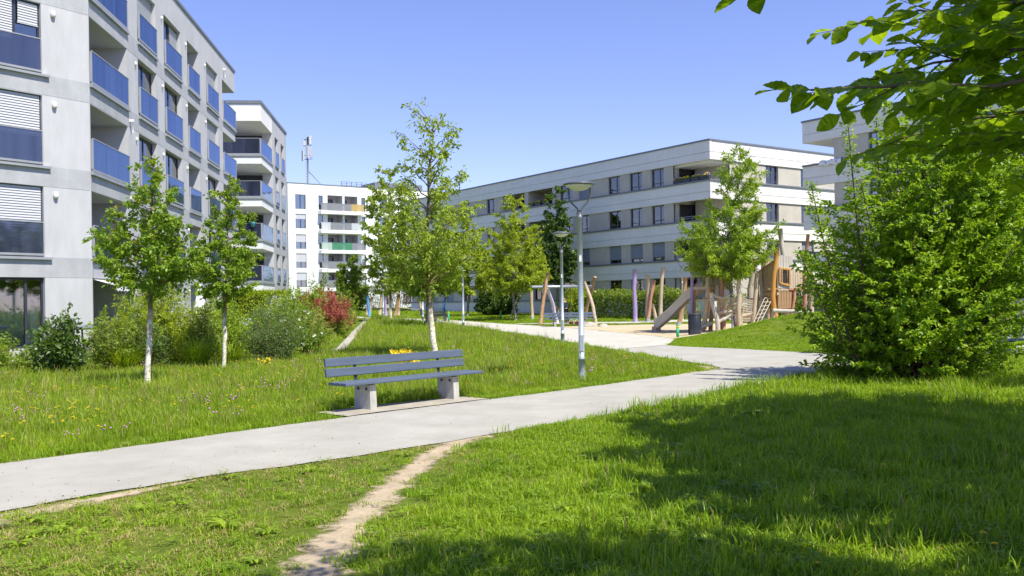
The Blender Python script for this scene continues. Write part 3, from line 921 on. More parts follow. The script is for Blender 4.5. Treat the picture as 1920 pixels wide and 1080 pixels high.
# flat roof with projecting zinc edge
AL0 = Vector((CA[0], CA[1], 0)) - Vector((dAL[0], dAL[1], 0)) * 9
b = MB()
q = [FA.at(24.46, -0.06, 0), FA.at(-0.03, -0.06, 0), (AL0 - A.location) + Vector((0.05, -0.05, 0)), FA.at(-6, 12, 0), FA.at(24.46, 12, 0)]
n = len(q); b.v = [(p.x, p.y, 15.6) for p in q] + [(p.x, p.y, 15.74) for p in q]
b.f = [tuple(range(n)), tuple(range(2 * n - 1, n - 1, -1))] + [(i, i + n, (i + 1) % n + n, (i + 1) % n) for i in range(n)]; b.m = [0] * (n + 2); b.sm = [False] * (n + 2)
b.put('roof', M['coping'], A)
for i, z in enumerate(ZF):
    zt = z
    # ledges
    for u0, u1 in ((0.0, 4.1), (5.34, 7.96), (9.1, 12.0), (13.1, 15.5), (17.0, 19.8)):
        if i: FA.box('ledge', M['ledge'], u0, u1, -0.10, 0.03, z - 0.12, z - 0.012)
    if i: FA.box('ledge', M['ledge'], LA + .02, 24.48, -0.10, -0.004, z - 0.12, z - 0.012)
    # loggia rear doors
    window(FA, 0.3 if i == 0 else .5, z + .06, 3.5 if i == 0 else 2.9, 2.0, y=1.72, pane='pane_dark', name='balcony_door')
    window(FA, 13.5, z + .06, 1.7, 2.0, y=1.52, pane='pane_dark', name='balcony_door')
    sh = {4: (0.98, 0.98, 0.98), 3: (0, 0, 0.42), 2: (0, 0, 0), 1: (0.15, 0.0, 0), 0: (0, 0.9, 0)}[i]
    for (u0, u1), s_, k in zip(((5.4, 7.9), (9.15, 11.95), (17.05, 19.75)), sh, range(3)):
        if i == 4 and k == 1:
            fr = window(FA, u0, z + .05, u1 - u0, HO - .06, y=.2, shutter=0)
            put('shutter', shutter_mesh(1.3, 2.0, 'slat'), fr, (1.45, 0, .1))
        else:
            window(FA, u0, z + .05, u1 - u0, HO - .06, y=.2, shutter=s_, curtain=[(0.08, .4), (.6, .92)] if (i + k) % 2 == 0 else None)
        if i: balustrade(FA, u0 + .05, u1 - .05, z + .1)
        vent(FA, u0 - .38, z + 1.95, .7)
    if i:
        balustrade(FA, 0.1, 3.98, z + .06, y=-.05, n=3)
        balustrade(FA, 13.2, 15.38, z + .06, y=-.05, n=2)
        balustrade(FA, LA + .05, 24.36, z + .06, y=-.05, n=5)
        FA.inst('balcony_lamp', cached('blamp', lambda: MB().box(-.05, .05, -.16, 0, -.05, .05).tube([(0, -.12, -.05), (.06, -.1, -.45)], .012, 5).mesh('balcony_lamp', M['white_plastic'])), 4.22 if i < 4 else 21.2, -0.01, z - .42 if i < 4 else 15.0)
    vent(FA, 12.8, z + 1.95, .7)
# left face, turned towards the camera
FL = Facade(A, (AL0.x, AL0.y), dAL)
ops = []
for i, z in enumerate(ZF):
    ops.append((4.35, 7.4, z + .02, z + HO, 0.2, 'w'))
FL.mb('wall', wall_mesh(8.995, -0.3, 15.6, ops, None, 0), [M['plaster'], M['plaster_in'], M['room']])
for i, z in enumerate(ZF):
    if i:
        FL.box('floor_band', M['plaster_rough'], 0.0, 8.98, -0.006, 0.1, z - 0.655, z - 0.006)
        FL.box('ledge', M['ledge'], 4.25, 7.62, -0.11, 0.03, z - 0.09, z - 0.01)
    w = 3.05
    if i == 0:
        fr = window(FL, 4.35, z + .03, w, HO - .04, y=.12, cuts=[1.25, 2.5], pane='pane')
        put('blind', MB().box(0.08, 2.44, 0.055, 0.07, 0.06, 1.74).mesh('blind', M['blind_green']), fr)
        put('curtain', curtain_mesh(.4, 1.6, 4), fr, (2.58, 0.02, 0))
    else:
        s_ = {1: 0.74, 2: 0.97, 3: 0.97, 4: 0.9}[i]
        if i == 3:
            fr = window(FL, 4.35, z + .03, w, HO - .04, y=.12, cuts=[2.25], shutter=0)
            put('shutter', shutter_mesh(2.14, 2.1, 'slat'), fr, (.06, 0, .06))
            put('shutter', shutter_mesh(.66, .66, 'slat'), fr, (2.34, 0, 1.5))
        else:
            window(FL, 4.35, z + .03, w, HO - .04, y=.12, cuts=[1.5], shutter=s_)
        balustrade(FL, 4.4, 7.36, z + .08, y=-.05, n=1, mat='balu_grey', h=1.0)
        vent(FL, 7.78, z + 2.0)
# awning over the ground floor terrace
aw = MB()
for i in range(12):
    a, c = 0.15 + 3.9 * i / 12, 0.15 + 3.9 * (i + 1) / 12
    aw.quad((a, 0.0, 2.66), (c, 0.0, 2.66), (c, -0.72, 2.44), (a, -0.72, 2.44))
    aw.quad((a, -0.72, 2.44), (c, -0.72, 2.44), (c, -0.735, 2.30), ((a + c) / 2, -0.735, 2.25), (a, -0.735, 2.30))
o = FA.mb('awning', aw, M['awning'])

# ---------------- second block, same style, further back
CB = (-16.79, 62.0)
B2 = thing('apartment_building', 'smaller grey-white block with corner balconies behind the large left block', 'building', (CB[0], CB[1], 0))
FB = Facade(B2, CB, dA)
ZB = [0.35, 3.25, 6.1, 8.97, 11.85]
UB = 4.7; LB = 11.7
ops = []
for z in ZB:
    ops.append((5.9, 7.5, z + .04, z + HO, .24, 'w')); ops.append((8.85, 10.45, z + .04, z + HO, .24, 'w'))
FB.mb('wall', wall_mesh(LB, -0.3, 15.3, ops, None, 0.5, us0=UB), [M['plaster'], M['plaster_in'], M['room']])
FB.box('rear_wall', M['white'], UB, LB, 1.6, 12, -0.3, 15.2)
FB.box('loggia_wall', M['plaster_in'], UB - .02, UB + .1, 0.02, 4.0, -0.3, 15.2)
FB.box('inner_wall', M['white'], 0.02, UB - .03, 3.9, 12, -0.3, 15.2)
for i, z in enumerate(ZB):
    if i:
        FB.box('balcony_slab', M['white'], 0, UB - .025, 0, 3.89, z - .62, z)
        FB.box('floor_band', M['plaster_rough'], UB + .004, LB - .004, -0.006, .1, z - .655, z - .006)
        FB.box('ledge', M['ledge'], -0.07, UB, -0.07, -0.005, z - .11, z + .01)
        FB.box('ledge', M['ledge'], -0.07, -0.005, -0.003, 3.9, z - .11, z + .01)
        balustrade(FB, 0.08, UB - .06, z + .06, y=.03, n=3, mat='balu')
    for u in (5.9, 8.85):
        window(FB, u, z + .05, 1.6, HO - .06, y=.2, shutter=[0, 0, 0, .45, 0][i], curtain=[(.1, .5)] if i % 2 else None)
        if i: balustrade(FB, u + .04, u + 1.56, z + .1, n=1)
FB.box('roof', M['concrete_band'], 0, LB, 0.001, 12, 14.12, 15.3)
FB.box('roof_edge', M['coping'], -.07, LB + .06, -.07, 12, 15.3, 15.5)
FBf = Facade(B2, (CB[0] - 8 * 0.995, CB[1] - 8 * 0.099), (0.995, 0.099))
for i, z in enumerate(ZB):
    if i: balustrade(FBf, 4.2, 7.92, z + .06, y=.03, n=4, mat='balu_grey')
    window(FBf, 5.3, z + .05, 2.0, 2.05, y=UB - .1, cuts=[.9], pane='pane_dark', name='balcony_door')
FBf.box('wall', M['plaster'], 0, 4.08, .02, .6, -.3, 14.1)
# balcony boxes with plants on the third floor
FLOWER = {}

# ---------------- far white block
W0 = (-33.5, 138.0); dW = (0.82, 0.573)
WB = thing('apartment_building', 'bright white apartment block far behind the middle tree with stacked balconies', 'building', (W0[0], W0[1], 0))
FW = Facade(WB, W0, dW)
ZW = [1.2, 4.1, 7.0, 9.9, 13.0, 15.95]
LW = 40
ops = []
WU = [(1.18, 2.85), (4.92, 5.62), (12.1, 12.78), (15.32, 16.65), (19.2, 20.8), (24.0, 25.5), (28.0, 29.5), (33, 34.5)]
for z in ZW:
    for a, c in WU: ops.append((a, c, z + .12, z + 2.32, .2, 'w'))
    ops.append((6.4, 8.9, z + .0, z + 2.45, 2.2, 'l')); ops.append((9.25, 11.45, z, z + 2.45, 2.2, 'l'))
FW.mb('wall', wall_mesh(LW, -0.5, 19.9, ops, None, 1.0), [M['white'], M['plaster'], M['room']])
FW.box('rear_wall', M['white'], 0.1, LW - .1, 2.6, 14, -0.5, 19.8)
FW.box('roof_edge', M['coping'], -.05, LW + .05, -.05, 14.1, 19.9, 20.02)
M['panel_grey'] = pm('grey_balcony_panel', (0.25, 0.26, 0.29), 0.6, 0.08, 3)
M['panel_tan'] = pm('reed_mat', (0.52, 0.38, 0.15), 0.9, 0.15, 9, stretch=(8, 8, .5))
M['panel_green'] = pm('green_cloth', (0.07, 0.26, 0.15), 0.9, 0.2, 2)
M['panel_pale'] = pm('pale_panel', (0.55, 0.58, 0.60), 0.6, 0.06, 3)
M['panel_mint'] = pm('mint_panel', (0.42, 0.53, 0.48), 0.6, 0.06, 3)
RAIL = {5: [(4.9, 9.9, 'panel_grey'), (9.9, 12.05, 'panel_tan')], 4: [(4.9, 6.4, 'panel_pale'), (6.4, 9.9, 'panel_grey'), (9.9, 12.05, 'panel_pale')],
        3: [(4.9, 6.6, 'panel_mint'), (6.6, 9.95, 'panel_green'), (9.95, 12.05, 'panel_grey')], 2: [(4.9, 9.0, 'panel_grey'), (9.0, 12.05, 'panel_grey')], 1: [(4.9, 9.0, 'panel_grey'), (9.0, 12.05, 'panel_pale')]}
for i, z in enumerate(ZW):
    for k, (a, c) in enumerate(WU):
        s_ = ([0.5, .5, .55, .5, .32, 0] if k == 0 else [0, 0, .3, .45, 0, 0])[i] if k in (0, 2) else 0.0
        window(FW, a, z + .12, c - a, 2.2, y=.14, shutter=s_, cuts=[(c - a) / 2] if c - a > 1 else [], curtain=[(.1, .45), (.6, .9)] if k in (0, 3) else None)
    window(FW, 6.6, z + .05, 1.6, 2.0, y=2.1, pane='pane_dark', name='balcony_door')
    window(FW, 9.5, z + .05, 1.1, 1.9, y=2.1, pane='pane_dark', name='balcony_door', cuts=[])
    if i:
        FW.box('balcony_slab', M['white'], 4.85, 12.1, -1.1, -0.002, z - .55, z - .02)
        for a, c, mt in RAIL[i]:
            bb = MB(); n = max(3, int((c - a) / .13))
            for j in range(n):
                bb.box(a + (c - a) * j / n + .012, a + (c - a) * (j + 1) / n - .012, -1.06, -1.03, z + .02, z + 1.06)
            bb.box(a, c, -1.08, -1.01, z + 1.06, z + 1.11)
            FW.mb('railing_panel', bb, M[mt])
bb = MB()
for u in np.arange(11.5, 16.1, 0.9):
    bb.box(u - .03, u + .03, 6.0, 6.06, 20.02, 21.5)
for z in (20.3, 20.6, 20.9, 21.2, 21.5): bb.box(11.4, 16.0, 6.01, 6.05, z, z + .04)
FW.mb('roof_railing', bb, M['steel_dark'])
FW.box('roof_plant_room', M['coping'], 17, 26, 5, 10, 20.02, 21.6)
# mast with antennas standing on its roof
mx, my = -32.6, 148.0
AM = thing('antenna_mast', 'tall grey mobile phone mast with white antenna boxes on the far white roof', 'antenna', (mx, my, 19.95))
b = MB(); b.tube([(0, 0, 0), (0, 0, 8.6)], [.17, .13], 8); b.tube([(0, 0, 3.2), (2.9, 0, 0.0)], .06, 5); b.tube([(0, 0, 3.2), (-.6, 2.2, 0.0)], .06, 5)
for z in (5.0, 5.6, 7.2, 8.2): b.box(-.75, .75, -.05, .05, z, z + .08)
for z in np.arange(0.4, 5, .45): b.box(-.34, .1, -.3, -.24, z, z + .05)
b.put('mast', M['coping'], AM)
for k, (x, y, z0, z1) in enumerate([(-.72, -.2, 4.6, 6.6), (.0, -.35, 5.0, 7.3), (.62, -.15, 5.1, 7.1), (-.55, .1, 7.0, 8.4), (.45, -.25, 7.2, 8.9), (.15, .2, 7.3, 8.7)]):
    bb = MB(); bb.bevbox(-.2, .2, -.12, .12, z0 + .15, z1 - .15, .04); bb.put('antenna', M['plaster'], AM, (x, y, 0), .4 * (k - 2))

# ---------------- long banded block on the right and its neighbour
dR = (0.568, -0.823); dRR = (0.82, 0.573)
KR = (14.61, 67.0)
BANDS = [(-0.4, 1.58), (3.26, 4.48), (6.08, 7.36), (8.97, 10.26), (11.84, 13.2)]
LEDG = [1.58, 4.48, 7.36, 10.26]


def bands(F, u0, u1, corner0=False, corner1=False):
    for k, (a, c) in enumerate(BANDS):
        b = MB()
        zm = a + (c - a) * (0.40 if k else .5)
        b.box(u0, u1, 0, 0.30, a, zm - .022); b.box(u0 + .06, u1 - .06, 0.06, 0.28, zm - .022, zm + .022); b.box(u0, u1, 0, .30, zm + .022, c)
        F.mb('floor_band', b, M['concrete_band'])
        if k < 4: F.box('ledge', M['coping'], u0 - .02, u1 + (.08 if corner1 else .02), -0.09, 0.28, c + .002, c + .12)
        else: F.box('roof_edge', M['coping'], u0 - .05, u1 + .05, -0.07, .5, c + .002, c + .12)


def flower_box(F, u, z, y=-0.12, n=14, seed=0, cols=('petal_y', 'petal_v'), lab='x', grp=None):
    p = F.root.location + F.at(u, y, z)
    t = thing('flower_box', lab, 'flower box', p, F.rot, grp)
    b = MB(); b.bevbox(-.42, .42, -.12, .12, -.02, .26, .03); b.put('trough', M['steel_dark'], t)
    r = random.Random(seed)
    P_, D_, N_, S_ = [], [], [], []
    for i in range(60):
        P_.append((r.uniform(-.4, .4), r.uniform(-.1, .1), .24)); D_.append((r.gauss(0, .5), r.gauss(0, .5), 1)); N_.append((r.gauss(0, 1), -1, .3)); S_.append(r.uniform(.12, .25))
    put('leaves', leaf_mesh('leaves', P_, D_, N_, S_, M['lf_mid'], .5), t)
    for c in cols:
        bb = MB()
        for i in range(n):
            x, y_, zz = r.uniform(-.4, .4), r.uniform(-.12, .12), r.uniform(.3, .48)
            bb.lathe([(.02, -.03), (.055, -.01), (.05, .03), (.01, .04)], 6, (x, y_, zz))
        bb.put('blossoms', M[c], t)
    return t
RB = thing('apartment_building', 'long white-banded apartment block with beige walls behind the playground', 'building', (KR[0], KR[1], 0))
LR = 46.0
OR_ = (KR[0] - dR[0] / math.hypot(*dR) * LR, KR[1] - dR[1] / math.hypot(*dR) * LR)
FR = Facade(RB, OR_, dR)
FRR = Facade(RB, KR, dRR)
STO = [(1.72, 3.24), (4.62, 6.06), (7.5, 8.95), (10.4, 11.82)]
RW = [(4.9, 6.35), (7.39, 8.88), (9.98, 11.52), (14.05, 15.4), (16.3, 18.1), (28.62, 30.07), (33.2, 34.7), (36.7, 38.2), (40.2, 41.6)]
LG = [(19.2, 22.9), (23.55, 27.2)]
ops = []
for k, (a, c) in enumerate(STO):
    for u0, u1 in RW: ops.append((LR - u1, LR - u0, a, c, .20, 'w'))
    for u0, u1 in (LG if k >= 2 else []): ops.append((LR - u1, LR - u0, a - .5, c + .02, 1.8, 'l'))
    if k < 2: ops.append((LR - 22.2, LR - 20.4, a, c, .2, 'w')); ops.append((LR - 26.2, LR - 24.4, a, c, .2, 'w'))
ops.append((LR - 19.6 - 17.2, LR - 35.4, 0.3, 1.6, .2, 'w')) if False else None
b = wall_mesh(LR - 3.86, -0.4, 13.0, ops, None, 0)
o = FR.mb('wall', b, [M['beige'], M['beige'], M['room']])
o.location += FR.n * 0.10
bands(FR, 0.0, LR, False, True)
FR.box('rear_wall', M['beige'], 0, LR - 3.86, 2.0, 14, -.4, 13.0)
FR.box('loggia_wall', M['beige'], LR - 4.0, LR - 3.86, .31, 3.4, -.4, 13.0)
FR.box('inner_wall', M['beige'], LR - 3.86, LR - 2.4, 3.4, 14, -.4, 13.0)
for z in (1.1, 4.0, 6.9, 9.75, 11.85): FR.box('loggia_floor', M['concrete_band'], LR - 3.85, LR - .31, .31, 3.39, z - .2, z)
FR.box('roof', M['coping'], .4, LR - .4, .55, 14, 12.9, 13.1)
for k, (a, c) in enumerate(STO):
    for j, (u0, u1) in enumerate(RW):
        st = {3: (0, [(.1, .45), (.55, .92)]), 2: (0, [(.12, .35), (.6, .9)]), 1: (.74 if j < 6 else .6, None), 0: (0, None)}[k]
        sh = st[0]
        if k == 3 and j == 4: sh = .0
        if k == 3 and j == 3: sh = .95
        if k == 0 and j in (7, 8): sh = .98
        if k == 2 and j == 6: sh = .75
        window(FR, LR - u1, a + .01, u1 - u0, c - a - .02, y=.26, shutter=sh, shmat='slat_dark', curtain=st[1] if sh < .1 else None, bar=.28, cuts=[(u1 - u0) * .62], mat='frame_grey')
        b_ = MB().box(LR - u0 - .03, LR - u0 + .05, .085, .12, a, c)
    if k < 2:
        for u in (20.4, 24.4): window(FR, LR - u - 1.8, a + .01, 1.8, c - a - .02, y=.26, shutter=.5 * k, shmat='slat_dark')
    else:
        for u0, u1 in LG:
            window(FR, LR - u1 + .3, a - .48, 2.2, c - a + .35, y=1.8, pane='pane_dark', name='balcony_door')
    # corner loggia door on the wall facing away from the corner
    window(FRR, 0.7, a - .5, 2.4, 1.9, y=3.74, pane='pane_dark', name='balcony_door')
    FR.inst('wall_lamp', cached('wl', lambda: MB().box(-.13, .13, -.1, 0, -.16, .16).mesh('wall_lamp', M['white_plastic'])), LR - 2.6, 3.39, a + .9)
    if k in (1, 2):
        b = MB(); b.tube([(LR - 3.8, .1, a + .30), (LR - .1, .1, a + .30)], .02, 5); b.tube([(LR - 3.8, .1, a + .16), (LR - .1, .1, a + .16)], .015, 5)
        for u in np.arange(LR - 3.7, LR, .9): b.tube([(u, .1, a), (u, .1, a + .3)], .015, 4)
        FR.mb('balcony_rail', b, M['galv'])
# sunlit right face
ops = []
RRW = [(6.28, 7.76), (10.5, 12.0)]
for a, c in STO:
    for u0, u1 in RRW: ops.append((u0, u1, a, c, .2, 'w'))
o = FRR.mb('wall', wall_mesh(18, -.4, 13.0, ops, None, 0, us0=2.2), [M['beige'], M['beige'], M['room']])
o.location += FRR.n * .10
bands(FRR, .302, 18)
FRR.box('rear_wall', M['beige'], 3.87, 18, .9, 12, -.4, 12.95)
FRR.box('loggia_wall', M['beige'], 2.2, 2.35, .31, 3.6, -.4, 12.95)
for k, (a, c) in enumerate(STO):
    for u0, u1 in RRW:
        window(FRR, u0, a + .01, u1 - u0, c - a - .02, y=.26, curtain=[(.08, .45), (.6, .92)], bar=.2, cuts=[(u1 - u0) * .55], mat='frame_grey', shutter=.5 if k == 1 and u0 > 10 else 0, shmat='slat_dark')
for i, u in enumerate((3.35, 2.45, 1.5, .55)):
    flower_box(FR, LR - u, 10.4, y=.10, seed=i, cols=('petal_y', 'petal_v') if i != 1 else ('petal_y',), lab='balcony trough of %s at the top corner, %s' % ('yellow flowers' if i == 1 else 'yellow and violet flowers', ['leftmost of four', 'second from left', 'third from left', 'nearest the corner'][i]), grp='flower troughs on the top corner balcony')
for i, u in enumerate((22.4, 21.3, 20.1)):
    flower_box(FR, LR - u, 10.4, y=.10, seed=10 + i, cols=('petal_y',), lab='dark trough of green and yellow plants on the middle top balcony, %s of three' % ['left', 'middle', 'right'][i], grp='flower troughs on the middle top balcony')

QR = (19.47, 61.0)
RC = thing('apartment_building', 'nearer white-banded block with overhanging roof band behind the big bush', 'building', (QR[0], QR[1], 0))
FQ = Facade(RC, QR, dR)
ops = []
QW = [(4.85, 6.3), (8.2, 9.6), (11.2, 12.7), (15, 16.5)]
for a, c in STO:
    for u0, u1 in QW: ops.append((u0, u1, a, c, .2, 'w'))
o = FQ.mb('wall', wall_mesh(24, -.4, 13.0, ops, None, 0, us0=2.35), [M['beige'], M['beige'], M['room']])
o.location += FQ.n * .1
bands(FQ, 0, 24)
FQ.box('rear_wall', M['beige'], 2.36, 24, .92, 12, -.4, 13.0)
for z in (1.5, 4.4, 7.2, 10.1, 11.9): FQ.box('loggia_floor', M['concrete_band'], .05, 2.34, .302, 6, z - .06, z)
FQ.box('roof', M['coping'], .06, 23.9, .55, 12, 12.9, 13.1)
FQe = Facade(RC, (QR[0] + .0, QR[1] + .0), dRR)
for k, (a, c) in enumerate(STO):
    for u0, u1 in QW: window(FQ, u0, a + .01, u1 - u0, c - a - .02, y=.26, curtain=[(.1, .4)], bar=.28, cuts=[(u1 - u0) * .6], mat='frame_grey', shutter=[0, .6, 0, 0][k], shmat='slat_dark')
# white sheet airing on the top balcony of that block
sh = MB()
sh.smooth = True
for i in range(16):
    for j, (y0, z0, y1, z1) in enumerate([(-.13, 10.15, -.12, 10.42), (-.12, 10.42, .0, 10.50), (.0, 10.50, .3, 10.46)]):
        a, c = 1.3 + .11 * i, 1.3 + .11 * (i + 1)
        f = lambda u: .035 * math.sin(u * 9) + .02 * math.sin(u * 23)
        sh.quad((a, y0 - f(a), z0 + f(a)), (c, y0 - f(c), z0 + f(c)), (c, y1 - f(c), z1 + f(c) * .6), (a, y1 - f(a), z1 + f(a) * .6))
p = RC.location + FQ.o
o = sh.put('bed_sheet', M['curtain'], None, p, FQ.rot)
tag(o, 'white cloth hung over the top balcony ledge of the nearer banded block', 'cloth')
# ------------------------------------------------------------------ trees
tree('young tree with limewashed lichen-flecked trunk, leftmost of the two before the grey-white block', (-7.77, 19.46),
     [(2.15, 0.12, 0, 0.3), (2.35, 0.12, 0, 0.8), (2.75, 0.1, 0, 1.09), (3.3, 0.06, 0, 0.92), (3.9, 0.16, 0, 0.6), (4.4, 0.2, 0, 0.38), (4.85, 0.2, 0, 0.16)],
     .062, 46, 10500, .086, 'lf_pear', 'bark_white', 11, group='pear trees in the meadow', young=.05, twlen=.34, tw=3.4, droop=.35, shape='oval', w=.62, lr=.014, jit=.03)
tree('young tree with white-painted lower trunk standing behind the leftmost tree, narrower crown', (-7.52, 23.9),
     [(1.95, 0.05, 0, 0.25), (2.2, 0.08, 0, 0.73), (2.7, 0.1, 0, 0.86), (3.2, 0.1, 0, 0.73), (3.8, 0.14, 0, 0.52), (4.4, 0.2, 0, 0.42), (4.95, 0.18, 0, 0.14)],
     .055, 43, 9300, .086, 'lf_pear', 'bark_white', 12, group='pear trees in the meadow', young=.04, twlen=.34, tw=3.4, droop=.35, shape='oval', w=.62, lr=.014, jit=.03)
tree('tallest olive-leaved tree in the middle of the meadow behind the near bench', (-2.42, 28.36),
     [(2.28, -0.2, 0, 0.52), (2.69, -0.25, 0, 1.34), (3.31, -0.25, 0, 1.79), (4.14, -0.2, 0, 1.81), (4.86, -0.15, 0, 1.51), (5.59, -0.1, 0, 1.19), (6.31, 0.0, 0, 1.19), (7.04, 0.1, 0, 0.99), (7.56, -0.1, 0, 0.67), (8.02, -0.6, 0, 0.21)],
     .10, 62, 10500, .128, 'lf_ash', 'bark_white', 13, twlen=.42, tw=2.3, droop=.55, w=.42, lr=.024, jit=.05, rise=.75, shape='oval')
tree('slim tree with white trunk before the far white block, left of the middle tree', (-9.22, 69.7),
     [(2.4, 0, 0, 1.03), (3.5, 0, 0, 1.95), (5.5, 0, 0, 1.84), (7.5, 0, 0, 1.72), (9, 0, 0, 1.78), (10.5, 0, 0, 1.38), (12, -0.1, 0, 0.4)],
     .12, 57, 9500, .26, 'lf_ash', 'bark_white', 14, twlen=.7, tw=2.2, lr=.032, w=.5)
tree('low round-crowned tree directly behind the trunk of the tall middle tree', (-5.39, 57.66),
     [(2.2, 0.1, 0, 1.32), (3.0, 0.2, 0, 2.31), (3.8, 0.2, 0, 2.09), (4.6, 0.2, 0, 1.1), (4.9, 0.2, 0, 0.44)],
     .11, 41, 8000, .23, 'lf_mid', 'bark_grey', 15, twlen=.6, lr=.028)
tree('airy light green tree before the left end of the long banded block', (-3.95, 80.44),
     [(2.2, 0.2, 0, 1.57), (3.5, 0.1, 0, 2.69), (5.0, 0, 0, 2.46), (6.5, 0, 0, 2.02), (8.0, 0, 0, 1.01), (9, 0, 0, 0.34)],
     .12, 43, 7000, .29, 'lf_yel', 'bark_grey', 16, twlen=.8, lr=.032, group=None)
tree('bright yellow-green feathery tree left of the far swing, front one of a pair', (.25, 67.76),
     [(2.4, -0.2, 0, 1.86), (3.3, -0.2, 0, 2.55), (4.6, -0.1, 0, 2.2), (6.2, 0, 0, 1.8), (7.6, 0, 0, 1.33), (8.8, 0, 0, 0.7), (9.4, 0, 0, 0.23)],
     .11, 69, 18000, .22, 'lf_yel', 'bark_grey', 17, twlen=.65, lr=.028, w=.4, tw=3.2)
tree('yellow-green tree with thin trunk half hidden behind its brighter twin by the swing', (-.15, 72.82),
     [(2.4, 0.9, 0, 1.38), (3.4, 1.2, 0, 2.18), (4.8, 1.2, 0, 1.84), (6.0, 0.9, 0, 1.03), (6.8, 0.8, 0, 0.34)],
     .09, 39, 8000, .22, 'lf_yel', 'bark_grey', 18, twlen=.6, lr=.028, w=.4)
tree('dark green egg-shaped tree behind the nearer pair of street lamps', (3.87, 77.86),
     [(3.0, 0, 0, 0.94), (4.2, 0, 0, 1.95), (5.6, 0, 0, 1.89), (7.2, 0, 0, 1.47), (8.8, 0.1, 0, 1.0), (10.3, 0.1, 0, 0.41), (10.9, 0.1, 0, 0.12)],
     .13, 64, 16000, .24, 'lf_dark', 'bark_grey', 19, twlen=.6, lr=.032, tw=3.0)
tree('feathery bright green tree growing in the playground in front of the wooden tower', (10.75, 44.0),
     [(2.7, -0.3, 0, 1.06), (3.4, -0.35, 0, 2.12), (4.3, -0.35, 0, 2.42), (5.3, -0.3, 0, 2.06), (6.0, -0.1, 0, 1.47), (6.8, 0.2, 0, 0.89), (7.8, 0.35, 0, 1.12), (8.6, 0.25, 0, 0.83), (9.1, 0.1, 0, 0.24)],
     .105, 80, 26000, .17, 'lf_lime', 'bark_grey', 20, twlen=.55, lr=.024, w=.36, tw=3.4, rise=.55)
tree('small dense dark green tree in front of the far white block balconies', (-13.0, 74.0),
     [(.8, 0, 0, .7), (1.8, 0, 0, 1.15), (3.0, 0, 0, 1.2), (4.2, .1, 0, .85), (5.2, 0, 0, .35)],
     .09, 44, 6500, .22, 'lf_mid', 'bark_grey', 21, twlen=.45, lr=.03, tw=3)
tree('thin-trunked young tree in front of the dark far willow thicket', (-8.6, 100.0),
     [(3.2, 0, 0, .6), (4.5, 0, 0, 1.3), (6.0, 0, 0, 1.2), (7.5, 0, 0, .4)],
     .10, 20, 1500, .22, 'lf_varieg', 'bark_white', 22, twlen=.6, lr=.03)
tree('leafy pale green tree at the right edge behind the big bush', (14.0, 24.6),
     [(3.12, 0, 0, 1.68), (4.08, 0, 0, 2.76), (5.28, 0, 0, 2.88), (6.48, 0, 0, 2.28), (7.68, 0, 0, 1.2), (8.4, 0, 0, 0.36)],
     .09, 56, 15000, .17, 'lf_pear', 'bark_brown', 23, twlen=.55, lr=.03, shape='oval')
tree('background tree behind the right edge of the play area', (25.5, 48.0),
     [(1.6, 0, 0, 1.6), (3.0, 0, 0, 2.6), (5.0, 0, 0, 2.6), (7.0, 0, 0, 1.8), (8.4, 0, 0, .5)],
     .12, 40, 6500, .3, 'lf_mid', 'bark_grey', 24, twlen=.8, lr=.028)

# big hornbeam bush on the right
shrub('large dense hornbeam bush with upright leafy spires beside the path on the right', (8.15, 18.6),
      [(.05, .05, 0, 1.2), (.5, .05, 0, 2.0), (1.3, .05, 0, 2.35), (2.2, .1, 0, 2.3), (3.0, .2, 0, 2.1), (3.8, .45, 0, 1.85), (4.5, .7, 0, 1.7), (5.2, .8, 0, 1.35), (5.9, .8, 0, .8), (6.3, .8, 0, .15)],
      200, 98000, .090, 'lf_horn', 31, name='hornbeam_bush', cat='bush', w=.58, shape='oval', twlen=.50, tw=2.7, start=.35, lr=.02, up=.9, spread=.65, jit=.018, droop=.12, ntw=260, stem='bark_brown', tstart=.30, planar=.26)
# the separate spire on its left
bs = bpy.data.objects['hornbeam_bush']
r_ = random.Random(5)
P_, D_, N_, S_ = [], [], [], []
sb = MB()
for (bx, by, tx, ty, h, nl) in [(-.9, -.2, -1.50, -.5, 5.6, 760), (-.5, .1, -.75, -.1, 5.3, 620), (.1, .0, .15, -.3, 6.6, 760), (.8, .1, 1.3, -.2, 6.2, 700), (-1.2, -.3, -2.35, -.9, 3.9, 640), (-.2, -.3, -1.5, -1.2, 3.9, 560), (-1.2, -.3, -2.5, -.6, 2.6, 520), (.4, -.4, .6, -1.3, 4.6, 380), (1.0, -.3, 1.8, -1.0, 4.4, 380)]:
    pts = [Vector((bx + (tx - bx) * (k / 8) ** .8, by + (ty - by) * k / 8, .3 + (h - .3) * k / 8)) for k in range(9)]
    sb.tube(pts, [.03 * (1 - k / 9) + .004 for k in range(9)], 5)
    for i in range(nl):
        q = .25 + .75 * r_.random(); k = min(7, int(q * 8)); p = pts[k].lerp(pts[k + 1], q * 8 - k)
        rr = .30 * (1.08 - q) + .06; a = r_.random() * 6.28
        d = Vector((math.cos(a), math.sin(a), r_.gauss(.35, .4)))
        p = p + d * rr * r_.random()
        P_.append(p); D_.append(d); N_.append((r_.gauss(0, .5), r_.gauss(0, .5), .8)); S_.append(r_.uniform(.05, .095))
put('spire_leaves', leaf_mesh('spire_leaves', P_, D_, N_, S_, M['lf_horn'], .58, 'oval'), bs)
sb.put('spire_stems', M['bark_brown'], bs)

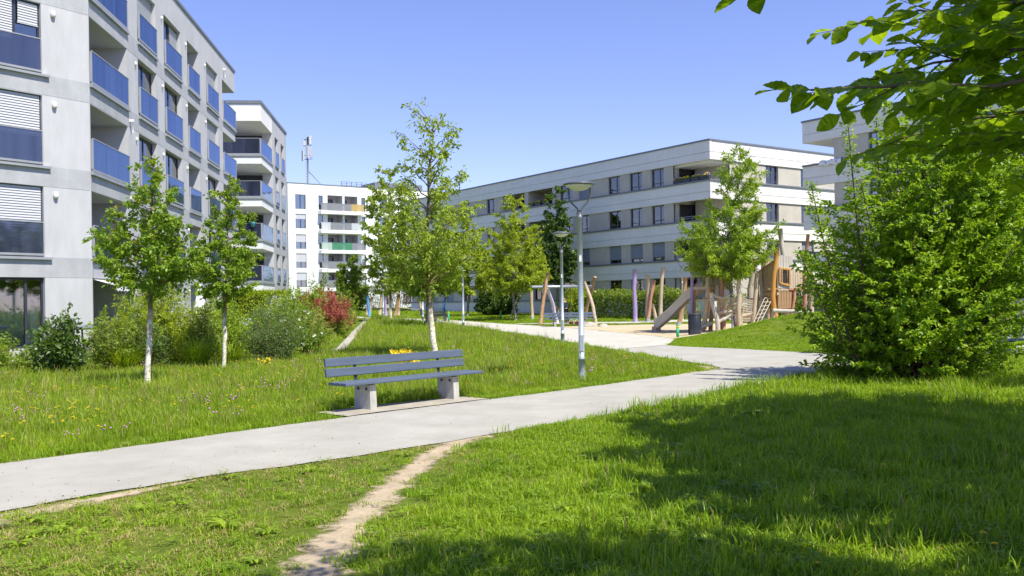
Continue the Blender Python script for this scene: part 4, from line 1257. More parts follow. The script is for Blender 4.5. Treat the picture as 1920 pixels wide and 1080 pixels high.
# ------------------------------------------------------------------ tree whose branches hang into the picture
OT = thing('overhanging_tree', 'dark-leaved beech branches hanging into the top right corner close to the viewer', 'tree', (4.5, 3.3, 0))
r_ = random.Random(77)
ob = MB(); tw_all = []
ob.tube([(0, 0, -.1), (.02, .03, 1.2), (-.03, .05, 2.6), (.05, 0, 4.5), (0, .1, 6.5), (.1, 0, 8.4)], [.21, .165, .15, .12, .08, .03], 12)
def limb(pts, r0, ntw, twl, out=None):
    pts = [Vector(p) for p in pts]
    fine = []
    for a, b_ in zip(pts, pts[1:]):
        for k in range(4): fine.append(a.lerp(b_, k / 4) + Vector((r_.gauss(0, .012), r_.gauss(0, .012), r_.gauss(0, .012))))
    fine.append(pts[-1])
    n = len(fine)
    ob.tube(fine, [r0 * (1 - .88 * k / (n - 1)) + .0015 for k in range(n)], 6)
    for k in range(ntw):
        t = .12 + .88 * (k + r_.random()) / ntw
        f = t * (n - 1); j = min(int(f), n - 2)
        p = fine[j].lerp(fine[j + 1], f - j); tg = (fine[j + 1] - fine[j]).normalized()
        side = Vector((-tg.y, tg.x, 0)).normalized() * (1 if k % 2 else -1)
        d = (tg * .75 + side * .75 + Vector((0, 0, r_.gauss(-.03, .15)))).normalized()
        l = twl * (.6 + .7 * r_.random())
        tw_all.append((p, d, l))
        ob.tube([p, p + d * l * .5 + Vector((0, 0, -.01)), p + d * l], [.0045, .003, .0012], 4, cap=False)
    # end shoot
    tw_all.append((fine[-3], (fine[-1] - fine[-3]).normalized(), (fine[-1] - fine[-3]).length + .04))
# limbs reaching left into the frame: local coordinates from the trunk at (4.5, 3.3)
VIS = [
    ([(0, 0, 2.5), (-1.2, .0, 2.85), (-2.2, .1, 2.98), (-2.9, .15, 2.97), (-3.32, .2, 2.99)], .026, 16, .42),
    ([(0, 0, 2.4), (-1.2, .5, 2.62), (-2.0, .5, 2.66), (-2.65, .5, 2.60), (-3.25, .5, 2.60)], .020, 15, .40),
    ([(0, 0, 2.5), (-1.0, .5, 2.75), (-1.7, .7, 2.86), (-2.35, .9, 2.84), (-2.7, 1.0, 2.78)], .018, 14, .42),
    ([(0, 0, 2.3), (-.9, .3, 2.46), (-1.6, .5, 2.50), (-2.15, .7, 2.46), (-2.45, .85, 2.42)], .016, 12, .42),
    ([(0, 0, 2.6), (-1.0, -.1, 2.9), (-1.8, .2, 3.08), (-2.3, .5, 3.12), (-2.6, .7, 3.14)], .020, 14, .40),
    ([(0, 0, 2.35), (-.7, .8, 2.6), (-1.3, 1.3, 2.72), (-1.8, 1.7, 2.72), (-2.2, 2.0, 2.66)], .018, 14, .45),
    ([(0, 0, 2.2), (-.8, .1, 2.38), (-1.4, .25, 2.40), (-1.85, .4, 2.34), (-2.1, .5, 2.27)], .014, 10, .36),
    ([(0, 0, 2.4), (-.9, .4, 2.62), (-1.6, .6, 2.7), (-2.1, .8, 2.68), (-2.5, .95, 2.62)], .018, 14, .42),
    ([(0, 0, 2.6), (-.9, .2, 2.78), (-1.6, .35, 2.86), (-2.1, .5, 2.86), (-2.5, .6, 2.84)], .018, 14, .40),
    ([(0, 0, 2.5), (-.8, .5, 2.9), (-1.4, .9, 3.05), (-1.9, 1.2, 3.06), (-2.3, 1.5, 3.04)], .018, 14, .45),
    ([(0, 0, 2.7), (-.9, .6, 3.0), (-1.5, 1.1, 3.2), (-2.0, 1.5, 3.25), (-2.5, 1.9, 3.3)], .018, 14, .45),
]
for l in VIS: limb(*l)
nvis = len(tw_all)
# upper crown, which shades the lawn
for k in range(60):
    z = 3.6 + 3.4 * (k + r_.random()) / 60
    R = 2.65 * math.sin(PI * min(1, (z - 2.6) / 5.2)) ** .7
    a = k * 2.4 + r_.gauss(0, .3)
    t = Vector((math.cos(a) * R * 1.1 - 2.0, math.sin(a) * R * .85 - 2.05, z + .4))
    limb([(0, 0, z - .6), t * .45 + Vector((0, 0, z * .55 - .2)), t * .8 + Vector((0, 0, z * .2)), t], .02, 9, .55)
# leaves two-ranked along the twigs
P_, D_, N_, S_ = [], [], [], []
for ti, (p, d, l) in enumerate(tw_all):
    n = max(4, int(l / .044)) if ti < nvis else max(4, int(l / .05))
    side = Vector((-d.y, d.x, 0)); side = side.normalized() if side.length > .05 else Vector((1, 0, 0))
    for k in range(n + 1):
        q = .12 + .88 * k / n
        sgn = 1 if k % 2 else -1
        if k == n: dd = d
        else: dd = d * .62 + side * sgn * .75
        dd = dd + Vector((r_.gauss(0, .18), r_.gauss(0, .18), r_.gauss(-.28, .22)))
        P_.append(p + d * l * q + Vector((0, 0, -.012 * q))); D_.append(dd.normalized())
        N_.append((r_.gauss(0, .35), r_.gauss(0, .35), .9)); S_.append(r_.uniform(.072, .120) * (1.1 - .25 * q) * (1.12 if ti < nvis else 1.3))
P_ = np.array([tuple(p) for p in P_]); D_ = np.array([tuple(p) for p in D_]); N_ = np.array(N_); S_ = np.array(S_)
ob.put('trunk', M['bark_brown'], OT)


def beech_leaf():
    """ovate blade with a toothed edge, sunken midrib and side veins that pleat the surface"""
    b = MB(); b.smooth = True
    n = 12
    wid = [.36 * (math.sin(PI * (k / 12) ** .8) ** .85) for k in range(13)]
    mid, L_, R_ = [], [], []
    for k in range(n + 1):
        a = k / n; dz = -.10 * a * a
        tooth = .008 if k % 2 else -.006
        w = max(0.0, wid[k] + (tooth if 0 < k < n else 0))
        mid.append((a, 0, dz)); L_.append((a + .05 * (w > 0), -w, dz + .16 * w + (.012 if k % 2 else -.008))); R_.append((a + .05 * (w > 0), w, dz + .16 * w + (.012 if k % 2 else -.008)))
    for k in range(n):
        b.quad(mid[k], mid[k + 1], L_[k + 1], L_[k]); b.quad(mid[k], R_[k], R_[k + 1], mid[k + 1])
    b.tube([(-.14, 0, .02), (0, 0, 0)], .008, 4, cap=False)
    return b.mesh('leaf', M['lf_over'])


LEAFM = beech_leaf()
loc = OT.location
# which leaves show largest in the picture
wp = P_ + np.array([loc.x, loc.y, 0])
dep = np.maximum(wp[:, 1], .01)
sx = wp[:, 0] / dep * 1720; sy = -(wp[:, 2] - 1.75) / dep * 1720
inside = (wp[:, 1] > .6) & (sx < 975) & (sx > -960) & (sy > -575) & (sy < 530)
score = np.where(inside, S_ / dep, 0)
order = np.argsort(-score)[:300]
big = np.zeros(len(P_), bool); big[order] = score[order] > 0
for i in np.where(big)[0]:
    d = Vector(D_[i]); n_ = Vector(N_[i]).normalized(); s_ = n_.cross(d).normalized(); u_ = d.cross(s_).normalized()
    mt = Matrix(((d.x, s_.x, u_.x, P_[i][0]), (d.y, s_.y, u_.y, P_[i][1]), (d.z, s_.z, u_.z, P_[i][2]), (0, 0, 0, 1)))
    o = put('leaf', LEAFM, OT)
    o.matrix_basis = mt @ Matrix.Scale(S_[i] * 1.06, 4)
rest = ~big
fine = rest & inside
tag(put('near_leaves', leaf_mesh('near_leaves', P_[fine], D_[fine], N_[fine], S_[fine], M['lf_over'], .74, 'fine'), OT), kind='stuff')
rest &= ~inside
tag(put('crown', leaf_mesh('crown', P_[rest], D_[rest], N_[rest], S_[rest], M['lf_over'], .68, 'oval'), OT), kind='stuff')

# two more trees outside the right edge: their shade lies on the lawn
tree('tree just outside the right edge, nearer of two that shade the lawn', (8.0, 6.2),
     [(4.25, -1.6, .1, 2.3), (5.0, -1.3, .2, 3.5), (6.0, -1.0, .4, 3.7), (7.0, .0, 1.4, 3.7), (8.0, .8, 2.8, 3.0), (9.2, 1.2, 3.2, 1.2)],
     .19, 150, 34000, .27, 'lf_over', 'bark_brown', 41, name='shade_tree', twlen=.7, lr=.05, shape='oval', tw=3.0, group='trees outside the right edge', rise=.2)
tree('tree just outside the right edge, further of two that shade the lawn', (13.6, 13.4),
     [(2.4, -.6, 0, 1.6), (3.4, -.5, 0, 2.7), (5.0, -.3, 0, 2.9), (6.5, 0, 0, 2.4), (8.0, 0, 0, 1.0)],
     .17, 80, 12000, .17, 'lf_over', 'bark_brown', 42, name='shade_tree', twlen=.7, lr=.05, shape='oval', tw=3.0, group='trees outside the right edge')

# ------------------------------------------------------------------ planting bed in front of the left block
shrub('dark broad-leaved bush at the left end of the bed before the terrace door', (-11.5, 23.3), [(.05, 0, 0, .5), (.5, 0, 0, .68), (1.0, 0, 0, .6), (1.4, .05, 0, .32), (1.75, .1, 0, .12)], 57, 2850, 0.122, 'lf_dark', 101, w=.55, shape='oval', twlen=.22)
shrub('grey-green twiggy bush with dry stalks right of the dark broad-leaved bush', (-10.35, 23.9), [(.05, 0, 0, .35), (.6, 0, 0, .62), (1.1, 0, 0, .62), (1.45, 0, 0, .3)], 55, 3230, 0.091, 'lf_hedge', 102, twlen=.24, w=.4)
shrub('low pale green plant at the far left beneath the terrace door', (-13.4, 24.6), [(.02, 0, 0, .5), (.3, 0, 0, .7), (.7, 0, 0, .35)], 32, 1710, 0.098, 'lf_mid', 103)
shrub('feathery yellow-green tamarisk-like bush in front of the awning terrace', (-10.2, 26.4), [(.05, 0, 0, .5), (.7, 0, 0, 1.2), (1.3, 0, 0, 1.35), (1.9, 0, 0, .9), (2.4, .1, 0, .35), (3.1, .2, 0, .12)], 75, 16796, 0.104, 'lf_yel', 104, w=.30, twlen=.45, tw=3.0, droop=.1)
shrub('small dark glossy bush between the ornamental grasses, left of the limewashed trunk', (-9.6, 24.3), [(.05, 0, 0, .35), (.5, 0, 0, .6), (1.0, 0, 0, .55), (1.3, 0, 0, .2)], 50, 2660, 0.073, 'lf_dark', 105, shape='oval')
grass_clump('arching dark green grass clump left of the small glossy bush', (-10.05, 23.8), 1.0, .75, 420, 'grass', 106, 'ornamental grasses in the bed')
grass_clump('arching green grass clump directly behind the limewashed trunk', (-8.5, 24.6), 1.1, .7, 420, 'grass', 107, 'ornamental grasses in the bed')
grass_clump('grass clump between the two limewashed trees in front of the yellow-green bush', (-8.0, 26.0), .8, .6, 300, 'grass', 108, 'ornamental grasses in the bed')
shrub('tall dark leafy bush right of the limewashed trunk', (-8.8, 26.0), [(.05, 0, 0, .3), (.7, 0, 0, .5), (1.3, 0, 0, .45), (2.0, .1, 0, .15)], 42, 2470, 0.091, 'lf_hedge', 109)
shrub('yellow-green leafy bush between the two limewashed trees', (-8.75, 27.8), [(.05, 0, 0, .5), (.6, 0, 0, .85), (1.1, 0, 0, .85), (1.6, 0, 0, .45), (1.9, .1, 0, .15)], 62, 4940, 0.091, 'lf_lime', 110, shape='oval')
shrub('upright light green bush beside the folded parasol', (-9.6, 30.0), [(.05, 0, 0, .4), (.8, 0, 0, .6), (1.5, 0, 0, .5), (2.1, .1, 0, .2)], 45, 2850, 0.098, 'lf_lime', 111)
shrub('broad sage-green shrub right of the second limewashed tree', (-6.95, 26.6), [(.05, 0, 0, .55), (.6, 0, 0, .9), (1.1, 0, 0, .85), (1.5, 0, 0, .35)], 75, 6460, 0.079, 'lf_sage', 112, w=.35)
shrub('grey-green fluffy shrub behind the broad sage shrub', (-8.3, 32.0), [(.05, 0, 0, .7), (.8, 0, 0, 1.0), (1.5, 0, 0, .8), (1.9, 0, 0, .3)], 62, 4940, 0.104, 'lf_sage', 113, w=.35)
shrub('wide rose bush dotted with white blossoms at the right end of the bed', (-7.25, 30.0), [(.05, 0, 0, .9), (.6, .1, 0, 1.25), (1.1, .1, 0, 1.1), (1.5, 0, 0, .6)], 100, 9880, 0.079, 'lf_mid', 114, shape='oval', flowers=('petal_w', 60, .048))
shrub('low rose bush with pale pink and white blossoms behind the wide rose bush', (-8.5, 36.5), [(.05, 0, 0, .8), (.8, 0, 0, 1.1), (1.5, 0, 0, .8), (1.8, 0, 0, .3)], 70, 5700, 0.098, 'lf_mid', 115, shape='oval', flowers=('petal_w', 30, .055))
shrub('bright green bush left of the red-leaved shrub', (-10.4, 45.0), [(.05, 0, 0, 1.0), (1.0, 0, 0, 1.4), (1.8, 0, 0, 1.15), (2.5, 0, 0, .4)], 75, 7220, 0.134, 'lf_lime', 116, shape='oval')
shrub('red-leaved shrub at the end of the planting bed', (-9.35, 45.6), [(.05, .35, 0, .7), (.7, .3, 0, 1.1), (1.4, .05, 0, 1.3), (2.0, -.1, 0, 1.1), (2.5, -.15, 0, .45)], 87, 8740, 0.140, 'lf_mid', 117, leaf2='lf_red', z2=.8, w=.38)
shrub('pale variegated bush at the right of the red-leaved shrub', (-9.75, 51.0), [(.05, 0, 0, .6), (.8, .1, 0, .85), (1.5, .1, 0, .6), (2.0, .1, 0, .2)], 55, 4560, 0.110, 'lf_varieg', 118)
shrub('pale leafy bush behind the white rose bush', (-7.8, 35.2), [(.05, 0, 0, .5), (.6, 0, 0, .8), (1.2, 0, 0, .6), (1.5, 0, 0, .2)], 50, 3800, 0.091, 'lf_varieg', 119)
shrub('low yellow-green plant under the left terrace window', (-14.9, 25.6), [(.02, 0, 0, .6), (.4, 0, 0, .85), (.9, 0, 0, .5)], 34, 1800, .10, 'lf_yel', 171)
shrub('dark low plant at the very left edge before the block', (-15.6, 27.2), [(.02, 0, 0, .7), (.5, 0, 0, .9), (1.0, 0, 0, .4)], 34, 1900, .10, 'lf_mid', 172)
shrub('fresh green mound of leaves between the awning terrace and the first limewashed tree', (-11.6, 26.6), [(.05, 0, 0, .6), (.7, 0, 0, .95), (1.2, 0, 0, .7), (1.6, 0, 0, .2)], 44, 3200, .085, 'lf_lime', 173, shape='oval')
shrub('bright yellow-green bush behind the first limewashed trunk', (-9.2, 28.6), [(.05, 0, 0, .6), (.8, 0, 0, 1.0), (1.4, 0, 0, .8), (1.9, 0, 0, .25)], 48, 3400, .085, 'lf_yel', 174, shape='oval')
shrub('wide green bush at the foot of the clipped hedge', (-10.2, 39.0), [(.05, 0, 0, .8), (.8, 0, 0, 1.3), (1.5, 0, 0, 1.0), (2.0, 0, 0, .3)], 50, 3600, .10, 'lf_lime', 175, shape='oval')
# clipped hedge of the second block's terrace
hd = thing('hedge', 'clipped yellow-green hedge in front of the second grey-white block', 'hedge', (-13.9, 50.0, H(-13.9, 50)), 0)
r_ = random.Random(120); rn = np.random.RandomState(120)
Pn = np.stack([rn.uniform(-1.7, 1.7, 5200), rn.uniform(-.55, .55, 5200), rn.uniform(.05, 2.35, 5200)], 1)
e = rn.rand(5200) < .75
Pn[e, 1] = np.where(rn.rand(e.sum()) < .6, -.55, .55) + rn.randn(e.sum()) * .06
k_ = rn.rand(5200) < .25; Pn[k_, 2] = 2.35 + rn.randn(k_.sum()) * .06
put('foliage', leaf_mesh('foliage', Pn, rn.randn(5200, 3) + np.array([0, -.3, .3]), rn.randn(5200, 3) + np.array([0, 0, .8]), rn.uniform(.08, .14, 5200), M['lf_yel'], .6, 'oval'), hd)
hb = MB()
for i in range(14): hb.tube([(-1.6 + i * .25, 0, 0), (-1.6 + i * .25 + r_.gauss(0, .05), r_.gauss(0, .1), 2.1)], [.02, .006], 5)
hb.box(-1.55, 1.55, -.36, .36, .0, 2.1) if False else None
hb.put('stems', M['stem'], hd)


def hedge(label, x0, x1, y, h, dep, n, leaf, seed, ls=.15, name='hedge', cat='hedge', w=.5, bump=.25, y1=None):
    y1 = y if y1 is None else y1
    z = H((x0 + x1) / 2, (y + y1) / 2)
    t = thing(name, label, cat, ((x0 + x1) / 2, (y + y1) / 2, z), math.atan2(y1 - y, x1 - x0))
    rn = np.random.RandomState(seed); hw = math.hypot(x1 - x0, y1 - y) / 2
    X = rn.uniform(-hw, hw, n)
    top = h * (1 + bump * np.array([noise.noise(Vector((x * .55, seed, 0))) for x in X]))
    a = rn.uniform(-.15, PI + .15, n); rad = .78 + .22 * rn.rand(n) ** .5
    Y = -np.cos(a) * dep * rad; Z = np.clip(np.sin(a), 0, 1) ** .55 * top * rad
    low = rn.rand(n) < .45
    Z[low] = rn.rand(low.sum()) * top[low] * .9; Y[low] = -dep * (.75 + .3 * rn.rand(low.sum()))
    put('foliage', leaf_mesh('foliage', np.stack([X, Y, np.maximum(.04, Z)], 1), rn.randn(n, 3) + np.array([0, -.4, .2]), rn.randn(n, 3) * .7 + np.array([0, -.2, .7]), ls * rn.uniform(.6, 1.2, n), M[leaf], w), t)
    b = MB(); r = random.Random(seed)
    for i in range(max(6, int(hw * 4))):
        x = r.uniform(-hw, hw); b.tube([(x, 0, -.05), (x + r.gauss(0, .2), r.gauss(0, .2), h * .8)], [.03, .008], 5)
    b.put('stems', M['stem'], t)
    return t


hedge('long leafy green hedge below the long banded block, right of the swing', 5.4, 12.6, 72.5, 2.15, 1.0, 11000, 'lf_hedge', 130, .20, y1=64.2)
hedge('grey-green fluffy shrub row left of the leafy hedge, behind the swing frame', 3.9, 6.4, 74.0, 1.9, .8, 2200, 'lf_sage', 135, .15)
shrub('round bright lime bush behind the swing', (5.0, 71.0), [(.05, 0, 0, .7), (1.0, 0, 0, 1.15), (1.9, 0, 0, 1.0), (2.6, 0, 0, .3)], 55, 5700, 0.171, 'lf_yel', 131)
shrub('dark rhododendron-like bush before the left part of the long banded block', (-1.2, 82.0), [(.05, 0, 0, 1.5), (1.0, 0, 0, 2.2), (2.0, .2, 0, 1.9), (2.8, .3, 0, .6)], 75, 7980, 0.244, 'lf_dark', 132, shape='oval')
hedge('tall grey-green willow thicket behind the far hammock posts', -19.5, -9.6, 112.0, 3.6, 1.6, 8000, 'lf_willow', 133, .30, 'willow_thicket', 'thicket', .2)
hedge('dark shrub thicket right of the willow thicket', -9.8, -6.6, 108.0, 3.4, 1.5, 3200, 'lf_dark', 134, .26, 'shrub_thicket', 'thicket')
for i, (x, y, s, l, lf) in enumerate([(-19.5, 78, 1.3, 'light green bush below the far white block, leftmost', 'lf_lime'), (-16.8, 80, 1.5, 'taller wispy bush below the far white block balconies', 'lf_mid'), (-14.9, 70, 1.0, 'yellow-green bush right in front of the small dark tree', 'lf_yel'), (-12.2, 66, .9, 'low mixed green bush behind the red-leaved shrub', 'lf_mid')]):
    shrub(l, (x, y), [(.05, 0, 0, 1.0 * s), (1.0 * s, 0, 0, 1.5 * s), (2.0 * s, .2, 0, 1.1 * s), (3.0 * s, 0, 0, .3)], 46, 2800, .16, lf, 140 + i)
for i, (x, y, lf, l) in enumerate([(20, 66, 'lf_dark', 'dark bush at the foot of the nearer banded block'), (24, 56, 'lf_hedge', 'green bush at the far right under the nearer banded block')]):
    shrub(l, (x, y), [(.05, 0, 0, 1.6), (1.2, 0, 0, 2.2), (2.2, 0, 0, 1.6), (3.0, 0, 0, .5)], 46, 2800, .2, lf, 150 + i)
hedge('low green hedge behind the play house at the foot of the nearer banded block', 13.5, 22.0, 60.0, 1.7, .9, 4200, 'lf_hedge', 136, .17)
# ------------------------------------------------------------------ benches
def make_bench(label, loc, rotz, group=None):
    t = thing('park_bench', label, 'bench', loc, rotz, group)
    for x in (-.927, .927):
        lg = MB(); n = 0
        # slab leg, slightly narrower at the top
        v = [(x - .067, .0, -.05), (x + .067, .0, -.05), (x + .067, .42, -.05), (x - .067, .42, -.05), (x - .062, .02, .395), (x + .062, .02, .395), (x + .062, .42, .395), (x - .062, .42, .395)]
        lg.v = v
        for q in ((0, 3, 2, 1), (4, 5, 6, 7), (0, 1, 5, 4), (1, 2, 6, 5), (2, 3, 7, 6), (3, 0, 4, 7)): lg.face(q)
        lo = lg.put('leg', M['concrete'], t)
        bo = MB()
        for y in (.10, .31):
            bo.lathe([(.0, -.07), (.022, -.07), (.022, -.06)], 8)
        for y in (.10, .31):
            for s in (-1, 1):
                Mx = Matrix.Translation((x + s * .068, y, .33)) @ Matrix.Rotation(PI / 2, 4, 'Y')
                bb = MB(); bb.lathe([(.024, -.012), (.024, .012), (.016, .016)], 8); bb.v = [tuple(Mx @ Vector(q)) for q in bb.v]
                bb.put('bolt', M['steel_dark'], lo)
        br = MB()
        br.box(x - .03, x + .03, .03, .43, .398, .416)
        # bracket that carries the back rails
        pts = [(.40, .40), (.455, .46), (.50, .84)]
        for (y0, z0), (y1, z1) in zip(pts, pts[1:]):
            c = [(x - .03, y0, z0), (x + .03, y0, z0), (x + .03, y0 + .012, z0), (x - .03, y0 + .012, z0), (x - .03, y1, z1), (x + .03, y1, z1), (x + .03, y1 + .012, z1), (x - .03, y1 + .012, z1)]
            k = len(br.v); br.v.extend(c)
            for q in ((0, 3, 2, 1), (4, 5, 6, 7), (0, 1, 5, 4), (1, 2, 6, 5), (2, 3, 7, 6), (3, 0, 4, 7)): br.face([k + i for i in q])
        br.put('bracket', M['steel_dark'], t)
    for i, y in enumerate((-.07, .085, .24)):
        pk = MB().bevbox(-1.53, 1.53, y, y + .142, .418, .464, .008).put('seat_plank', M['bench'], t)
        sc_ = MB()
        for x in (-.927, .927): sc_.lathe([(.011, .46), (.011, .467), (.006, .469)], 8, (x, y + .07, 0))
        sc_.put('screw', M['steel_dark'], pk)
    tilt = math.atan2(.045, .38)
    for z in (.535, .70):
        Mx = Matrix.Translation((0, .455 + (z - .46) * .118, z)) @ Matrix.Rotation(-tilt, 4, 'X')
        MB().bevbox(-1.53, 1.53, -.036, 0.006, 0, .135, .008, Mx).put('back_plank', M['bench'], t)
    return t


def copy_thing(t, label, loc, rotz):
    c = copy_tree(t); c.location = loc; c.rotation_euler = (0, 0, rotz); c['label'] = label
    return c


bench = make_bench('large slate-blue park bench on concrete legs beside the near path', (-1.626, 15.473, .02), math.atan2(1.36, 1.25), 'slate-blue park benches')
copy_thing(bench, 'far slate-blue park bench behind the two street lamps at the sand pit', (3.5, 55.4, H(3.5, 55.4) + .02), math.radians(8))
copy_thing(bench, 'slate-blue park bench half hidden behind the hornbeam bush at right', (12.9, 24.6, .0), math.radians(28))
fb = make_bench('small dark bench far away beside a green bollard left of the airy trees', (-5.15, 68.2, H(-5, 68)), math.radians(55), 'slate-blue park benches')
for ch in fb.children:
    if ch.type == 'MESH' and ch.name.startswith(('seat', 'back')):
        ch.data = ch.data.copy(); ch.data.materials[0] = M['steel_dark']
fb.scale = (.6, .9, .9)


# ------------------------------------------------------------------ street lamps
def make_lamp(label, x, y, group='street lamps along the park path'):
    t = thing('street_lamp', label, 'street lamp', (x, y, H(x, y)), 0, group)
    p = MB(); p.tube([(0, 0, -.1), (0, 0, .46)], .073, 14); p.tube([(0, 0, .46), (0, 0, .50)], [.073, .063], 14, cap=False); p.tube([(0, 0, .50), (0, 0, 3.52)], [.062, .056], 14)
    po = p.put('pole', M['galv'], t)
    MB().bevbox(-.038, .038, -.070, -.045, .62, .98, .006).put('service_door', M['galv'], po)
    MB().box(-.025, .025, -.075, -.055, 2.55, 2.68).put('sticker', M['white_plastic'], po)
    MB().tube([(0, 0, 3.5), (0, 0, 3.6), (0, 0, 3.66)], [.062, .062, .045], 12).put('collar', M['lamp_dark'], t)
    f = MB()
    for s in (-1, 1):
        f.tube([(0, 0, 3.62), (s * .05, 0, 3.70), (s * .15, 0, 3.80), (s * .215, 0, 3.90), (s * .23, 0, 4.0), (s * .235, 0, 4.20)], .019, 7)
    f.put('fork', M['lamp_dark'], t)
    prof = [(.0, 4.285), (.10, 4.282), (.22, 4.265), (.33, 4.235), (.352, 4.215), (.345, 4.200), (.30, 4.198)]
    h = MB(); h.lathe(list(reversed(prof)), 32); h.put('lamp_hood', M['lamp_dark'], t)
    g = MB(); g.lathe([(.0, 4.075), (.08, 4.083), (.17, 4.112), (.25, 4.153), (.30, 4.197)], 28); g.put('lamp_bowl', M['lamp_glass'], t)
    return t


lamp = make_lamp('nearest street lamp with grey steel pole and flat round head beside the path', 1.48, 19.74)
for l, x, y in [('second street lamp, just left of the nearest one and further back', 1.87, 34.3), ('third street lamp with plain steel pole, right of the tall middle tree', -2.79, 52.2),
                ('thin far street lamp with forked head above the hedge, left of the slide', 11.7, 63.0), ('far street lamp pole behind the white-trunked slim tree', -10.76, 76.6), ('far street lamp pole just left of the tall middle tree trunk', -6.36, 65.3)]:
    copy_thing(lamp, l, (x, y, H(x, y)), 0)

# ------------------------------------------------------------------ litter bin, bollards, boulders
cn = thing('litter_bin', 'anthracite cylindrical litter bin at the corner of the playground lawn', 'litter bin', (7.93, 39.9, H(7.93, 39.9) - .03))
MB().lathe([(.24, 0), (.25, .03), (.27, .06), (.275, .9), (.265, .91)], 24).put('body', M['can'], cn)
MB().lathe([(.285, .905), (.29, .93), (.285, .965), (.20, .975), (.18, .93)], 24).put('rim', M['steel_dark'], cn)
rb = MB()
for k in range(24):
    a = k * PI / 12; rb.tube([(.275 * math.cos(a), .275 * math.sin(a), .07), (.279 * math.cos(a), .279 * math.sin(a), .89)], .008, 4)
rb.put('ribs', M['can'], cn)


def bollard(label, x, y, h=.56):
    t = thing('bollard', label, 'bollard', (x, y, H(x, y)), 0, 'small green bollards')
    MB().lathe([(.062, -.05), (.062, h - .14)], 12).put('post', M['green_paint'], t)
    MB().lathe([(.0635, h - .14), (.0635, h - .06)], 12).put('band', M['yellow_paint'], t)
    MB().lathe([(.062, h - .06), (.062, h - .01), (.045, h)], 12).put('cap', M['green_paint'], t)
    return t


bollard('green bollard with yellow band beside the litter bin', 6.95, 38.6)
bollard('green bollard on the lawn left of the far swing', -.89, 70.6, .7)
bollard('green bollard next to the small dark far bench', -4.6, 66.4, .8)
for i, (x, y, s, l) in enumerate([(4.62, 54.4, .42, 'pale boulder at the foot of the far bench'), (5.35, 53.9, .30, 'smaller pale stone right of the boulder at the far bench')]):
    b = MB(); b.smooth = True
    r_ = random.Random(300 + i); nu, nv = 12, 7
    for j in range(nv):
        for k in range(nu):
            th = PI * .5 * j / (nv - 1); a = 2 * PI * k / nu
            q = 1 + .22 * noise.noise(Vector((math.cos(a) * 1.4, math.sin(a) * 1.4, j * .5 + i * 9)))
            b.v.append((s * 1.25 * q * math.cos(th) * math.cos(a), s * q * math.cos(th) * math.sin(a), s * .85 * q * math.sin(th) - .06))
    for j in range(nv - 1):
        for k in range(nu): b.face([j * nu + k, j * nu + (k + 1) % nu, (j + 1) * nu + (k + 1) % nu, (j + 1) * nu + k])
    tag(b.put('boulder', M['edging'], None, (x, y, H(x, y))), l, 'stone', 'stones by the far bench')


# ------------------------------------------------------------------ playground
def log(b, pts, r=.1, n=9, seed=0, jit=.02):
    rr = random.Random(seed)
    P_ = [Vector(p) for p in pts]
    out, rad = [], []
    for a, c in zip(P_, P_[1:]):
        for k in range(3): out.append(a.lerp(c, k / 3) + Vector((rr.gauss(0, jit), rr.gauss(0, jit), 0)) * (1 if k else 0))
    out.append(P_[-1])
    m = len(out)
    rad = [r * (1.08 - .16 * k / (m - 1)) * (1 + rr.gauss(0, .05)) for k in range(m)]
    b.tube(out, rad, n)
    return b


def logpart(name, mat, parent, pts, r=.1, seed=0, org=None, n=9):
    o = parent.location if org is None else org
    b = MB(); log(b, [Vector(p) - Vector(o) for p in pts], r, n, seed)
    return b.put(name, M[mat], parent)


def plank_wall(parent, a, c, z0, z1, n, mat, seed, top_jit=.05, gap=.008, th=.028, name='plank', z0b=None, z1b=None):
    """upright boards from ground point a to c, one object each"""
    rr = random.Random(seed); o = parent.location
    a, c = Vector((a[0], a[1], 0)), Vector((c[0], c[1], 0)); d = c - a; L = d.length
    rz = math.atan2(d.y, d.x)
    for i in range(n):
        w = L / n; p = a.lerp(c, i / n); q = (i + .5) / n
        za = z0 + ((z0b - z0) * q if z0b is not None else 0); zb = z1 + ((z1b - z1) * q if z1b is not None else 0)
        b = MB(); b.box(gap, w - gap, rr.uniform(-.006, .006), th, za - o.z + rr.uniform(-.5, .5) * top_jit * .3, zb - o.z + rr.uniform(-.5, .5) * top_jit)
        b.put(name, M[mat], parent, (p.x - o.x, p.y - o.y, 0), rz)


def rail(parent, name, mat, a, c, w=.05, h=.09):
    o = Vector(parent.location); a = Vector(a) - o; c = Vector(c) - o; d = c - a
    Mx = Matrix.Translation(a) @ d.to_track_quat('X', 'Z').to_matrix().to_4x4()
    return MB().bevbox(0, d.length, -w / 2, w / 2, -h / 2, h / 2, .006, Mx).put(name, M[mat], parent)


TW = thing('climbing_tower', 'wooden play tower with plank cabin, purple post and long slide', 'play tower', (9.7, 45.0, 0.05))
A_, B_, C_, D_2 = (8.87, 45.0), (9.55, 44.2), (10.62, 45.05), (9.94, 45.85)
logpart('post', 'wood_purple', TW, [(8.77, 45, -.05), (8.83, 45, 1.8), (8.9, 45, 3.87)], .085, 1)
logpart('post', 'wood_brown', TW, [(8.93, 45.12, -.05), (8.97, 45.1, 2.4)], .08, 2)
logpart('post', 'wood', TW, [(9.17, 44.2, -.05), (9.38, 44.2, 1.3), (9.44, 44.2, 2.4), (9.57, 44.2, 3.82)], .105, 3)
logpart('post', 'wood_orange', TW, [(9.30, 44.24, .2), (9.42, 44.12, 1.2), (9.5, 44.16, 2.2)], .06, 31)
logpart('post', 'wood_brown', TW, [(9.9, 45.9, -.05), (10.05, 45.9, 1.8), (10.2, 45.9, 3.5)], .1, 4)
